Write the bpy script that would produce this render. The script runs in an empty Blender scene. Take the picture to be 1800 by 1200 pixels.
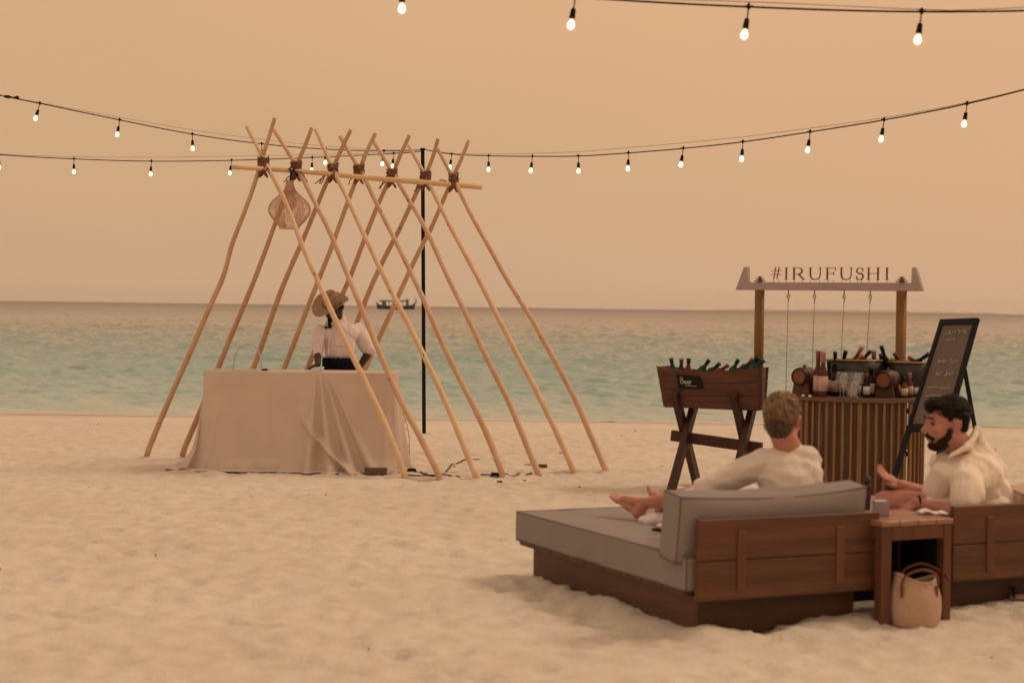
import bpy, math, random
import numpy as np
from mathutils import Vector, Matrix, noise as mnoise
random.seed(7); rng = np.random.RandomState(7)
S = bpy.context.scene; COL = S.collection
sin, cos, pi = math.sin, math.cos, math.pi

# ------------------------------------------------------------------ camera, light, exposure
F_PX = 3000.0; CAM_Z = 1.6
PITCH = math.atan(60 / F_PX); ROLL = math.radians(0.764)
Fv = Vector((0, cos(PITCH), -sin(PITCH))); U0 = Vector((0, sin(PITCH), cos(PITCH))); R0 = Vector((1, 0, 0))
Rv = cos(ROLL) * R0 + sin(ROLL) * U0; Uv = -sin(ROLL) * R0 + cos(ROLL) * U0
cam = bpy.data.cameras.new('camera'); camo = bpy.data.objects.new('camera', cam); COL.objects.link(camo)
m = Matrix.Identity(4)
for i in range(3):
    m[i][0] = Rv[i]; m[i][1] = Uv[i]; m[i][2] = -Fv[i]
m[2][3] = CAM_Z; camo.matrix_world = m
cam.lens = 60; cam.sensor_width = 36; cam.clip_end = 30000; cam.clip_start = .05
cam.dof.use_dof = True; cam.dof.focus_distance = 21.0; cam.dof.aperture_fstop = 2.7
S.camera = camo
S.view_settings.view_transform = 'Standard'; S.view_settings.look = 'None'
S.view_settings.exposure = 0.05; S.view_settings.gamma = 1.0; S.view_settings.use_curve_mapping = False
SUN_DIR = Vector((.62, .22, .75)).normalized()
W = bpy.data.worlds.new('World'); S.world = W; W.use_nodes = True
def build_world():
    nt = W.node_tree; N = nt.nodes; L = nt.links; N.clear()
    out = N.new('ShaderNodeOutputWorld'); bg = N.new('ShaderNodeBackground'); bg.inputs[1].default_value = .1
    sky = N.new('ShaderNodeTexSky'); sky.sky_type = 'NISHITA'; sky.sun_disc = False
    sky.sun_elevation = math.asin(SUN_DIR.z); sky.sun_rotation = math.atan2(SUN_DIR.x, SUN_DIR.y)
    sky.dust_density = 6; sky.air_density = 1.5
    tc = N.new('ShaderNodeTexCoord'); sep = N.new('ShaderNodeSeparateXYZ'); L.new(tc.outputs['Generated'], sep.inputs[0])
    ramp = N.new('ShaderNodeValToRGB'); cr = ramp.color_ramp   # the dust veil by elevation
    cr.elements[0].position = 0.0; cr.elements[0].color = (.618, .395, .242, 1)
    cr.elements[1].position = 1.0; cr.elements[1].color = (.66, .53, .40, 1)
    for p, c in ((.03, (.608, .383, .228, 1)), (.10, (.63, .387, .210, 1)), (.22, (.668, .396, .206, 1)), (.5, (.66, .465, .31, 1))):
        e = cr.elements.new(p); e.color = c
    L.new(sep.outputs['Z'], ramp.inputs[0])
    # broad, faint cloud variation
    nz = N.new('ShaderNodeTexNoise'); nz.inputs['Scale'].default_value = 1.6; nz.inputs['Detail'].default_value = 3
    mp = N.new('ShaderNodeMapping'); mp.inputs['Scale'].default_value = (1, 1, 2.6); L.new(tc.outputs['Generated'], mp.inputs[0]); L.new(mp.outputs[0], nz.inputs[0])
    mr = N.new('ShaderNodeMapRange'); mr.inputs[1].default_value = .3; mr.inputs[2].default_value = .7; mr.inputs[3].default_value = 9.3; mr.inputs[4].default_value = 10.4
    L.new(nz.outputs[0], mr.inputs[0])
    sc = N.new('ShaderNodeVectorMath'); sc.operation = 'SCALE'; L.new(ramp.outputs[0], sc.inputs[0]); L.new(mr.outputs[0], sc.inputs['Scale'])
    # the dust glows a little warmer towards the veiled sun
    dt = N.new('ShaderNodeVectorMath'); dt.operation = 'DOT_PRODUCT'; L.new(tc.outputs['Generated'], dt.inputs[0]); dt.inputs[1].default_value = SUN_DIR
    mg = N.new('ShaderNodeMapRange'); mg.inputs[1].default_value = .22; mg.inputs[2].default_value = .75; mg.inputs[3].default_value = 0; mg.inputs[4].default_value = .75; L.new(dt.outputs['Value'], mg.inputs[0])
    gl = N.new('ShaderNodeMixRGB'); gl.inputs[2].default_value = (8.0, 4.5, 2.55, 1); L.new(mg.outputs[0], gl.inputs[0]); L.new(sc.outputs[0], gl.inputs[1])
    mx = N.new('ShaderNodeMixRGB'); mx.inputs[0].default_value = .97
    L.new(sky.outputs[0], mx.inputs[1]); L.new(gl.outputs[0], mx.inputs[2])
    L.new(mx.outputs[0], bg.inputs[0]); L.new(bg.outputs[0], out.inputs[0])
build_world()
sl = bpy.data.lights.new('sun', 'SUN'); sl.energy = 1.15; sl.angle = math.radians(15); sl.color = (1, .76, .52)
so = bpy.data.objects.new('sun', sl); COL.objects.link(so)
so.rotation_euler = (-SUN_DIR).to_track_quat('-Z', 'Y').to_euler()

# ------------------------------------------------------------------ placing helpers
def ray(px, py):
    d = Fv + Rv * ((px - 900) / F_PX) + Uv * ((600 - py) / F_PX)
    return d / d.y
def P(px, py, y):
    return Vector((0, 0, CAM_Z)) + ray(px, py) * y
def G(px, py, z=0.0):
    r = ray(px, py); return Vector((0, 0, CAM_Z)) + r * ((z - CAM_Z) / r.z)
def V(*a): return Vector(a)

# ------------------------------------------------------------------ materials
def mat(name, base, rough=.7, var=None, vscale=6.0, stretch=(1, 1, 1), bump=0.0, bscale=40.0, metallic=0.0, spec=.4,
        vmix=.5, bstretch=None, trans=0.0, emit=None, estr=0.0, ior=1.45, alpha=1.0, detail=4, sheen=0.0, coat=0.0, sss=0.0, bdist=.01):
    m = bpy.data.materials.new(name); m.use_nodes = True; nt = m.node_tree; N = nt.nodes; L = nt.links
    b = N['Principled BSDF']; b.inputs['Base Color'].default_value = (*base, 1); b.inputs['Roughness'].default_value = rough
    b.inputs['Metallic'].default_value = metallic; b.inputs['Specular IOR Level'].default_value = spec
    b.inputs['Transmission Weight'].default_value = trans; b.inputs['IOR'].default_value = ior; b.inputs['Alpha'].default_value = alpha
    b.inputs['Sheen Weight'].default_value = sheen; b.inputs['Coat Weight'].default_value = coat
    if sss: b.inputs['Subsurface Weight'].default_value = sss; b.inputs['Subsurface Radius'].default_value = (.02, .008, .005)
    if emit: b.inputs['Emission Color'].default_value = (*emit, 1); b.inputs['Emission Strength'].default_value = estr
    tc = N.new('ShaderNodeTexCoord')
    def nz(scale, st, det=detail):
        mp = N.new('ShaderNodeMapping'); mp.inputs['Scale'].default_value = st; L.new(tc.outputs['Object'], mp.inputs[0])
        t = N.new('ShaderNodeTexNoise'); t.inputs['Scale'].default_value = scale; t.inputs['Detail'].default_value = det
        L.new(mp.outputs[0], t.inputs[0]); return t.outputs[0]
    if var:
        o = nz(vscale, stretch)
        mr = N.new('ShaderNodeMapRange'); mr.inputs[1].default_value = .5 - vmix * .45; mr.inputs[2].default_value = .5 + vmix * .45; L.new(o, mr.inputs[0])
        mx = N.new('ShaderNodeMixRGB'); mx.inputs[1].default_value = (*base, 1); mx.inputs[2].default_value = (*var, 1)
        L.new(mr.outputs[0], mx.inputs[0]); L.new(mx.outputs[0], b.inputs['Base Color'])
    if bump:
        o = nz(bscale, bstretch or stretch, 3)
        bp = N.new('ShaderNodeBump'); bp.inputs['Strength'].default_value = bump; bp.inputs['Distance'].default_value = bdist
        L.new(o, bp.inputs['Height']); L.new(bp.outputs[0], b.inputs['Normal'])
    return m

M = {}
M['pole'] = mat('peeled_wood', (.68, .50, .34), .6, (.50, .29, .18), 5, (2.4, 2.4, .9), .35, 22, vmix=.8, bstretch=(3, 3, .5))
M['pole_r'] = mat('peeled_wood_ruddy', (.63, .42, .28), .6, (.46, .26, .165), 5, (2.4, 2.4, .9), .35, 22, vmix=.8, bstretch=(3, 3, .5))
M['pole_p'] = mat('peeled_wood_pale', (.76, .58, .38), .6, (.60, .39, .24), 5, (2.4, 2.4, .9), .35, 22, vmix=.8, bstretch=(3, 3, .5))
M['ridge'] = mat('peeled_ridge_wood', (.74, .54, .30), .6, (.60, .40, .22), 4, (1, 3, 3), .2, 22, bstretch=(.5, 3, 3))
M['knot'] = mat('wood_knot', (.12, .06, .035), .8)
M['rope'] = mat('brown_rope', (.26, .125, .085), .95, (.13, .06, .042), 60, (1, 1, 1), .8, 160)
M['black'] = mat('black_powdercoat', (.007, .010, .017), .5, (.012, .015, .02), 9, spec=.15)
M['cable'] = mat('cable_rubber', (.022, .013, .015), .6, spec=.15)
M['wire'] = mat('support_wire', (.22, .15, .11), .5, metallic=.5)
M['socket'] = mat('socket_plastic', (.008, .007, .009), .5, spec=.15)
M['bulb'] = mat('lit_bulb_glass', (1, .90, .76), .12, trans=1.0, ior=1.12, emit=(1.0, .60, .30), estr=.28)
M['core'] = mat('glowing_filament_core', (1, .9, .8), .5, emit=(1.0, .78, .52), estr=5.5)
M['bulb_off'] = mat('unlit_bulb_glow_glass', (.9, .85, .75), .2, emit=(1.0, .8, .6), estr=1.1)  # unlit bulb, its pale brightness is put in as emission
M['linen'] = mat('sand_linen', (.645, .54, .48), .92, (.585, .49, .43), 3.0, (1, 1, 1), .5, 420, bstretch=(1, 1, 1), bdist=.004)
M['shirt_w'] = mat('white_shirt_cotton', (.76, .69, .71), .85, (.69, .62, .64), 5, bump=.3, bscale=14)
M['shirt_c'] = mat('cream_jersey', (.74, .67, .62), .9, (.68, .61, .56), 6, bump=.35, bscale=18)
M['shirt_m'] = mat('ivory_linen_shirt', (.82, .73, .64), .88, (.76, .67, .58), 5, bump=.35, bscale=16)
M['skin'] = mat('fair_skin', (.50, .25, .19), .55, (.42, .19, .14), 18, sss=.08)
M['skin_f'] = mat('flushed_skin', (.50, .245, .19), .55, (.41, .175, .13), 16, sss=.08)
M['skin_d'] = mat('dark_skin', (.075, .038, .028), .5, (.028, .014, .012), 20)
M['navy'] = mat('black_cloth', (.006, .008, .014), .95, (.010, .012, .018), 14, spec=.08)
M['straw'] = mat('straw_weave', (.40, .275, .185), .85, (.29, .19, .125), 40, (1, 1, 3), .5, 160)
M['hatband'] = mat('hat_band', (.20, .10, .06), .8)
M['hair_b'] = mat('light_brown_hair', (.26, .16, .092), .6, (.11, .066, .042), 22, (1, 1, .5), .9, 90, vmix=.7, bstretch=(1, 1, .3))
M['hair_s'] = mat('blond_hair_strands', (.56, .38, .24), .5)  # blonder strands mixed into the brown hair
M['hair_d'] = mat('dark_hair_strands', (.07, .043, .03), .6)
M['hair_g'] = mat('black_hair_strands', (.022, .017, .016), .45, spec=.3)
M['hair_u'] = mat('dark_blond_hair', (.10, .062, .042), .75, (.045, .03, .022), 22, bump=.6, bscale=150)
M['hair_k'] = mat('black_hair', (.006, .005, .006), .65, (.016, .010, .009), 30, spec=.15, bump=.8, bscale=110, bstretch=(1, 1, .3))
M['beard'] = mat('dark_brown_beard', (.020, .011, .008), .85, (.045, .022, .014), 40, spec=.1, bump=.8, bscale=160)
def wood(name, a, b, ax='x', rough=.55, s=5.0):
    st = {'x': (.35, 4, 4), 'y': (4, .35, 4), 'z': (4, 4, .35)}[ax]
    return mat(name, a, rough, b, s, st, .35, s * 5, vmix=.55, bstretch=st, detail=6)
M['teak_x'] = wood('teak_along', (.155, .066, .031), (.066, .027, .015), 'x', .5, 3.2)
M['teak_y'] = wood('teak_deep', (.118, .046, .024), (.060, .024, .014), 'y', .5, 3.2)
M['teak_z'] = wood('teak_upright', (.165, .064, .029), (.10, .038, .019), 'z', .5, 3.5)
M['teak_d'] = wood('teak_dark', (.075, .030, .018), (.038, .016, .011), 'x')  # darker teak for the end boards and cleat
M['table'] = wood('side_table_sky_sheen_wood', (.34, .185, .120), (.23, .118, .075), 'x', .32)  # paler than the legs: sky reflection put into the top's colour
M['table_z'] = wood('side_table_leg_wood', (.15, .060, .032), (.085, .034, .02), 'z', .5)
M['barrelw'] = wood('trough_wood', (.135, .055, .031), (.060, .025, .016), 'x', .6)
M['xlegs'] = wood('x_leg_wood', (.075, .030, .020), (.038, .016, .012), 'z', .55)
M['post'] = wood('post_wood', (.235, .118, .036), (.16, .078, .025), 'z', .6)
M['slat'] = wood('bar_slat_lit_edge_wood', (.30, .16, .07), (.17, .085, .038), 'z', .6, 7)  # paler copy of the slat wood, standing for lit board edges
M['slat_d'] = wood('bar_slat_dark_wood', (.10, .055, .034), (.055, .029, .019), 'z', .6, 7)
M['counter'] = wood('counter_wood', (.15, .10, .065), (.09, .058, .04), 'x', .4)
M['beamp'] = mat('pale_painted_board', (.42, .345, .35), .7, (.37, .30, .30), 5, (1, 5, 5))
M['letter'] = mat('rust_letter_metal', (.22, .072, .042), .6, (.16, .05, .03), 12)
M['letter2'] = mat('hash_red_metal', (.33, .045, .03), .6)
M['letterI'] = mat('bronze_letter_metal', (.20, .085, .05), .6, (.15, .06, .035), 12)
M['brass'] = mat('cap_dark_metal', (.12, .075, .045), .4, metallic=.7)
M['cushion'] = mat('grey_canvas', (.275, .245, .235), .93, (.245, .215, .21), 3.5, bump=.4, bscale=300, bdist=.003)
M['cushion_top'] = M['cushion']
M['piping'] = mat('grey_piping', (.11, .095, .105), .9)
M['beige'] = mat('beige_canvas', (.55, .42, .32), .93, (.48, .36, .28), 4, bump=.4, bscale=200)
M['basket'] = mat('seagrass_weave', (.66, .46, .35), .9, (.50, .33, .24), 70, (1, 1, 2.4), .9, 120, bstretch=(1, 1, 2.4))
M['leather'] = mat('brown_leather', (.14, .045, .03), .6)
M['cup'] = mat('grey_ceramic', (.34, .28, .34), .5)
M['paper'] = mat('white_paper', (.72, .66, .64), .9)
M['chalk_b'] = mat('chalkboard_slate', (.105, .078, .072), .55, (.165, .115, .095), 2.2, (1, 1, 1), vmix=.9)
M['chalk'] = mat('chalk_marks', (.55, .52, .50), .95)
M['blackwood'] = mat('black_stained_wood', (.008, .010, .015), .6, (.016, .017, .021), 8, (4, 4, .5), spec=.15)
M['steel'] = mat('ice_tub_steel', (.085, .07, .065), .35, (.02, .018, .018), 11, metallic=.6, vmix=.9)
def glass(n, c, r=.08, t=.8): return mat(n, c, r, trans=t, spec=.5, ior=1.3)
M['g_green'] = glass('green_glass', (.012, .075, .042), .12, .3)
M['g_teal'] = glass('teal_green_glass', (.014, .085, .075), .12, .3)
M['g_amber'] = glass('amber_glass', (.17, .065, .02), .12, .35)
M['g_brown'] = glass('dark_brown_glass', (.05, .02, .015), .12, .3)
M['g_dark'] = glass('dark_wine_glass', (.012, .016, .014), .12, .2)
M['g_rose'] = glass('rose_wine_glass', (.13, .035, .03), .12, .3)
M['g_clear'] = mat('clear_glass', (.97, .97, .97), .04, trans=.93, ior=1.25, spec=.8)
M['foil_p'] = mat('pink_foil', (.40, .19, .165), .5); M['foil_r'] = mat('dusty_red_foil', (.22, .085, .075), .4)
M['foil_k'] = mat('black_foil', (.012, .013, .018), .3); M['foil_v'] = mat('violet_foil', (.09, .03, .10), .35)
M['foil_y'] = mat('gold_foil', (.42, .26, .10), .35, metallic=.4); M['foil_g'] = mat('green_foil', (.015, .075, .055), .35)
M['foil_b'] = mat('blue_black_foil', (.02, .035, .06), .3); M['foil_o'] = mat('orange_foil', (.55, .22, .10), .4)
M['lab_pink'] = mat('pink_paper_label', (.50, .33, .30), .8); M['lab_white'] = mat('white_paper_label', (.68, .66, .62), .8)
M['lab_cream'] = mat('cream_paper_label', (.60, .47, .38), .8)
M['keg_head'] = mat('small_barrel_head', (.21, .078, .025), .45, (.15, .052, .018), 9, (3, 3, .5))
M['keg'] = mat('small_barrel_stave', (.10, .042, .022), .5, (.055, .024, .015), 12, (4, 1, 4))
M['hoop'] = mat('barrel_hoop_metal', (.03, .026, .025), .4, metallic=.6)
M['ice'] = mat('ice_and_dark_mix', (.16, .12, .11), .3, (.5, .42, .38), 30, vmix=.3)
M['rattan'] = mat('rattan_cane', (.74, .50, .37), .8, (.60, .38, .26), 60)
M['hull'] = mat('boat_blue_hull', (.035, .075, .12), .6); M['boatw'] = mat('boat_weathered_cabin', (.20, .17, .15), .8)
M['boatr'] = mat('boat_pale_canopy', (.26, .22, .21), .8)
M['island'] = mat('far_island_hazed_trees', (.42, .34, .27), .95)  # trees paled, with distance haze put into their colour
M['twig'] = mat('dry_twig', (.13, .07, .045), .9)

# ------------------------------------------------------------------ mesh helper
class MB:
    def __init__(s): s.v = []; s.f = []
    def add(s, vs, fs):
        o = len(s.v); s.v += [Vector(p) for p in vs]; s.f += [tuple(i + o for i in f) for f in fs]; return s
    def box(s, c, size, rot=None, bev=0.0):
        c = Vector(c); hx, hy, hz = [a / 2 for a in size]; rot = rot or Matrix.Identity(3)
        if bev <= 0:
            vs = [c + rot @ V(x * hx, y * hy, z * hz) for z in (-1, 1) for y in (-1, 1) for x in (-1, 1)]
            return s.add(vs, [(0, 2, 3, 1), (4, 5, 7, 6), (0, 1, 5, 4), (2, 6, 7, 3), (0, 4, 6, 2), (1, 3, 7, 5)])
        b = min(bev, hx * .9, hy * .9, hz * .9); vs = []; idx = {}
        for z in (-1, 1):
            for y in (-1, 1):
                for x in (-1, 1):
                    for k in range(3):
                        p = [x * (hx - (b if k != 0 else 0)), y * (hy - (b if k != 1 else 0)), z * (hz - (b if k != 2 else 0))]
                        idx[(x, y, z, k)] = len(vs); vs.append(c + rot @ Vector(p))
        fs = []
        for k in range(3):
            a, d = [i for i in range(3) if i != k]
            for sg in (-1, 1):
                q = []
                for (u, w) in ((-1, -1), (1, -1), (1, 1), (-1, 1)):
                    t = [0, 0, 0]; t[k] = sg; t[a] = u; t[d] = w; q.append(idx[(*t, k)])
                flip = (sg < 0) ^ (k == 1)
                fs.append(tuple(reversed(q)) if flip else tuple(q))
        for k in range(3):
            a, d = [i for i in range(3) if i != k]
            for u in (-1, 1):
                for w in (-1, 1):
                    q = []
                    for (t1, kk) in ((-1, a), (1, a), (1, d), (-1, d)):
                        t = [0, 0, 0]; t[k] = t1; t[a] = u; t[d] = w; q.append(idx[(*t, kk)])
                    fs.append(tuple(q))
        for z in (-1, 1):
            for y in (-1, 1):
                for x in (-1, 1): fs.append(tuple(idx[(x, y, z, k)] for k in range(3)))
        return s.add(vs, fs)
    def tube(s, pts, r, n=8, cap=True, closed=False):
        pts = [Vector(p) for p in pts]; k = len(pts); rs = r if isinstance(r, (list, tuple)) else [r] * k
        t0 = (pts[1] - pts[0]).normalized(); a = t0.orthogonal().normalized(); vs = []; fs = []
        for i, p in enumerate(pts):
            if closed: t = (pts[(i + 1) % k] - pts[i - 1])
            else: t = (pts[min(i + 1, k - 1)] - pts[max(i - 1, 0)])
            t.normalize(); a = (a - t * a.dot(t)).normalized(); b = t.cross(a)
            for j in range(n):
                w = 2 * pi * j / n; vs.append(p + (a * cos(w) + b * sin(w)) * rs[i])
        for i in range(k if closed else k - 1):
            i2 = (i + 1) % k
            for j in range(n): fs.append((i * n + j, i * n + (j + 1) % n, i2 * n + (j + 1) % n, i2 * n + j))
        if cap and not closed: fs.append(tuple(reversed(range(n)))); fs.append(tuple((k - 1) * n + j for j in range(n)))
        return s.add(vs, fs)
    def lathe(s, prof, org=(0, 0, 0), axis=(0, 0, 1), n=20, cap=True, sx=1, sy=1, fn=None):
        org = Vector(org); ax = Vector(axis).normalized(); a = V(1, 0, 0) if abs(ax.x) < .9 else V(0, 1, 0)
        a = (a - ax * a.dot(ax)).normalized(); b = ax.cross(a); vs = []; fs = []
        for (r, h) in prof:
            for j in range(n):
                w = 2 * pi * j / n; rr = r * (fn(w, h) if fn else 1)
                vs.append(org + ax * h + a * (cos(w) * rr * sx) + b * (sin(w) * rr * sy))
        for i in range(len(prof) - 1):
            for j in range(n): fs.append((i * n + j, i * n + (j + 1) % n, (i + 1) * n + (j + 1) % n, (i + 1) * n + j))
        if cap: fs.append(tuple(reversed(range(n)))); fs.append(tuple((len(prof) - 1) * n + j for j in range(n)))
        return s.add(vs, fs)
    def ell(s, c, r, rot=None, n=14, k=9):
        c = Vector(c); rot = rot or Matrix.Identity(3); vs = []; fs = []
        for i in range(1, k):
            t = pi * i / k
            for j in range(n):
                w = 2 * pi * j / n; vs.append(c + rot @ V(r[0] * sin(t) * cos(w), r[1] * sin(t) * sin(w), -r[2] * cos(t)))
        vs.append(c + rot @ V(0, 0, -r[2])); vs.append(c + rot @ V(0, 0, r[2])); b0 = len(vs) - 2
        for i in range(k - 2):
            for j in range(n): fs.append((i * n + j, i * n + (j + 1) % n, (i + 1) * n + (j + 1) % n, (i + 1) * n + j))
        for j in range(n):
            fs.append((b0, (j + 1) % n, j)); fs.append((b0 + 1, (k - 2) * n + j, (k - 2) * n + (j + 1) % n))
        return s.add(vs, fs)
    def cap(s, p0, p1, r0, r1, n=12):
        p0, p1 = Vector(p0), Vector(p1); d = (p1 - p0); l = d.length
        if l < 1e-6: return s.ell(p0, (r0, r0, r0))
        d /= l; prof = []
        for i in range(1, 5): t = pi / 2 * i / 4; prof.append((r0 * sin(t), -r0 * cos(t)))
        for i in range(0, 4): t = pi / 2 * i / 4; prof.append((r1 * cos(t), l + r1 * sin(t)))
        return s.lathe(prof, p0, d, n)
    def chain(s, pts, rs):
        for i in range(len(pts) - 1): s.cap(pts[i], pts[i + 1], rs[i], rs[i + 1])
        return s
    def prism(s, poly, z0, z1, fn=None):
        n = len(poly); vs = [V(x, y, z0) for x, y in poly] + [V(x, y, z1) for x, y in poly]
        if fn: vs = [fn(p) for p in vs]
        fs = [tuple(reversed(range(n))), tuple(range(n, 2 * n))] + [(i, (i + 1) % n, n + (i + 1) % n, n + i) for i in range(n)]
        return s.add(vs, fs)
    def build(s, name, m, parent=None, smooth=False, bevel=0.0, off=True, kind=None, label=None, recalc=True):
        me = bpy.data.meshes.new(name)
        anc = parent
        while anc is not None and '_o' not in anc: anc = anc.parent
        org = anc['_o'] if (anc is not None and off) else (0, 0, 0)
        org = Vector(org)
        me.from_pydata([tuple(p - org) for p in s.v], [], s.f); me.materials.append(m)
        if recalc:
            import bmesh
            bm = bmesh.new(); bm.from_mesh(me); bmesh.ops.recalc_face_normals(bm, faces=bm.faces); bm.to_mesh(me); bm.free()
        if smooth: me.polygons.foreach_set('use_smooth', [True] * len(me.polygons))
        o = bpy.data.objects.new(name, me); COL.objects.link(o)
        if parent is not None: o.parent = parent
        if bevel:
            b = o.modifiers.new('bevel', 'BEVEL'); b.width = bevel; b.segments = 2; b.limit_method = 'ANGLE'
        if kind: o['kind'] = kind
        if label: o['label'] = label
        return o

def tag(o, label=None, cat=None, group=None, kind=None):
    if label: o['label'] = label
    if cat: o['category'] = cat
    if group: o['group'] = group
    if kind: o['kind'] = kind
    return o
def thing(name, label, cat, loc=(0, 0, 0), rotz=0.0, group=None, world=True):
    """Empty at the base. world=True: parts are given in world coordinates."""
    o = bpy.data.objects.new(name, None); COL.objects.link(o); o.location = loc; o.rotation_euler = (0, 0, rotz)
    o.empty_display_size = .1
    if world: o['_o'] = tuple(loc)
    return tag(o, label, cat, group)
def solo(name, mb, m, label, cat, loc, group=None, smooth=False, bevel=0.0, kind=None):
    """a thing that is one mesh, origin at its base"""
    loc = Vector(loc)
    mb.v = [p - loc for p in mb.v]; o = mb.build(name, m, None, smooth, bevel); o.location = loc
    return tag(o, label, cat, group, kind)

def blob(mb, name, m, parent, voxel=.008, smooth=4, disp=None, rotated=False):
    """fuse overlapping primitives into one continuous skin"""
    o = mb.build('tmp', m, None, off=False)
    r = o.modifiers.new('r', 'REMESH'); r.mode = 'VOXEL'; r.voxel_size = voxel
    if smooth:
        q = o.modifiers.new('s', 'SMOOTH'); q.factor = .5; q.iterations = smooth
    dg = bpy.context.evaluated_depsgraph_get(); dg.update()
    me = bpy.data.meshes.new_from_object(o.evaluated_get(dg)); me.name = name
    bpy.data.objects.remove(o)
    org = Vector(parent['_o']) if (parent is not None and '_o' in parent) else V(0, 0, 0)
    n = len(me.vertices); co = np.empty(n * 3); me.vertices.foreach_get('co', co); co = co.reshape(-1, 3)
    if disp:
        no = np.empty(n * 3); me.vertex_normals.foreach_get('vector', no); no = no.reshape(-1, 3)
        d = np.array([disp(Vector(p), Vector(q)) for p, q in zip(co, no)]); co = co + no * d[:, None]
    co = co - np.array(org); me.vertices.foreach_set('co', co.ravel())
    me.materials.clear(); me.materials.append(m); me.polygons.foreach_set('use_smooth', [True] * len(me.polygons)); me.update()
    ob = bpy.data.objects.new(name, me); COL.objects.link(ob)
    if parent is not None: ob.parent = parent
    return ob
def wrinkle(amp, sc, dirv=(1, 1, 1)):
    dv = Vector(dirv)
    def f(p, n):
        q = Vector((p.x * dv.x, p.y * dv.y, p.z * dv.z)) * sc
        a = mnoise.noise(q); b = mnoise.noise(q * 2.1 + V(3, 7, 1))
        return amp * ((1 - abs(a) * 2.2) * .7 + b * .5)
    return f

def folds(amp, sc):
    # broad soft cloth folds running diagonally from the shoulder
    def f(p, n):
        w = mnoise.noise(p * 3.1) * 1.3
        a = sin((p.x * .9 + p.z * .75 + p.y * .4) * sc * 6.28 + w * 3.0); b = mnoise.noise(V(p.x * 9, p.y * 7, p.z * 5))
        return amp * (.45 * max(0, a) ** 3 - .12 + .22 * b)
    return f
# ------------------------------------------------------------------ value noise on arrays
_lat = rng.rand(256, 256)
def vn(x, y):
    xi = np.floor(x).astype(int); yi = np.floor(y).astype(int); fx = x - xi; fy = y - yi
    fx = fx * fx * (3 - 2 * fx); fy = fy * fy * (3 - 2 * fy); a = lambda i, j: _lat[(xi + i) % 256, (yi + j) % 256]
    return (a(0, 0) * (1 - fx) + a(1, 0) * fx) * (1 - fy) + (a(0, 1) * (1 - fx) + a(1, 1) * fx) * fy - .5
SEA_Z = -.20
def slope(y):   # beach profile
    t = np.clip((y - 20.5) / 8.5, 0, None)
    return -np.minimum(.30 * t ** 1.6, 1.6)

def grid_mesh(name, X, Y, Z, m, smooth=True):
    r, c = X.shape; co = np.stack([X, Y, Z], -1).reshape(-1, 3)
    i = np.arange((r - 1) * (c - 1)); a = (i // (c - 1)) * c + i % (c - 1)
    f = np.stack([a, a + 1, a + c + 1, a + c], -1)
    me = bpy.data.meshes.new(name); me.vertices.add(len(co)); me.vertices.foreach_set('co', co.ravel())
    me.loops.add(f.size); me.loops.foreach_set('vertex_index', f.ravel().astype(np.int32))
    me.polygons.add(len(f)); me.polygons.foreach_set('loop_start', (np.arange(len(f)) * 4).astype(np.int32))
    me.polygons.foreach_set('use_smooth', np.ones(len(f), bool)); me.update(calc_edges=True); me.validate()
    me.materials.append(m); o = bpy.data.objects.new(name, me); COL.objects.link(o); return o

# ------------------------------------------------------------------ ground
def sand_material():
    m = bpy.data.materials.new('beach_sand'); m.use_nodes = True; nt = m.node_tree; N = nt.nodes; L = nt.links; b = N['Principled BSDF']
    b.inputs['Roughness'].default_value = .95; b.inputs['Specular IOR Level'].default_value = .15
    tc = N.new('ShaderNodeTexCoord')
    def nz(s, d=4, st=(1, 1, 1)):
        mp = N.new('ShaderNodeMapping'); mp.inputs['Scale'].default_value = st; L.new(tc.outputs['Object'], mp.inputs[0])
        t = N.new('ShaderNodeTexNoise'); t.inputs['Scale'].default_value = s; t.inputs['Detail'].default_value = d; L.new(mp.outputs[0], t.inputs[0]); return t.outputs[0]
    def mr(o, a, c, x, y):
        k = N.new('ShaderNodeMapRange'); k.inputs[1].default_value = a; k.inputs[2].default_value = c; k.inputs[3].default_value = x; k.inputs[4].default_value = y; L.new(o, k.inputs[0]); return k.outputs[0]
    def mix(f, a, c):
        k = N.new('ShaderNodeMixRGB')
        L.new(f, k.inputs[0])
        for i, q in ((1, a), (2, c)):
            if isinstance(q, tuple): k.inputs[i].default_value = (*q, 1)
            else: L.new(q, k.inputs[i])
        return k.outputs[0]
    c = mix(mr(nz(.5, 5), .35, .65, 0, 1), (.665, .615, .535), (.61, .55, .475))
    c = mix(mr(nz(7, 5, (1, .7, 1)), .42, .72, 0, .55), c, (.50, .43, .355))
    c = mix(mr(nz(120, 2), .64, .74, 0, .6), c, (.28, .21, .17))     # dark grains
    # damp strip next to the water
    sp = N.new('ShaderNodeSeparateXYZ'); L.new(tc.outputs['Object'], sp.inputs[0])
    wob = N.new('ShaderNodeMath'); wob.operation = 'MULTIPLY_ADD'; wob.inputs[1].default_value = .10; L.new(nz(.6, 3), wob.inputs[0]); L.new(sp.outputs['Z'], wob.inputs[2])
    c = mix(mr(wob.outputs[0], -.115, -.075, .55, 0), c, (.43, .35, .30))
    L.new(c, b.inputs['Base Color'])
    h1 = nz(38, 4); h2 = nz(240, 2)
    ad = N.new('ShaderNodeMath'); ad.operation = 'MULTIPLY_ADD'; ad.inputs[1].default_value = .3; L.new(h2, ad.inputs[0]); L.new(h1, ad.inputs[2])
    bp = N.new('ShaderNodeBump'); bp.inputs['Strength'].default_value = .45; bp.inputs['Distance'].default_value = .02; L.new(ad.outputs[0], bp.inputs['Height']); L.new(bp.outputs[0], b.inputs['Normal'])
    return m
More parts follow.
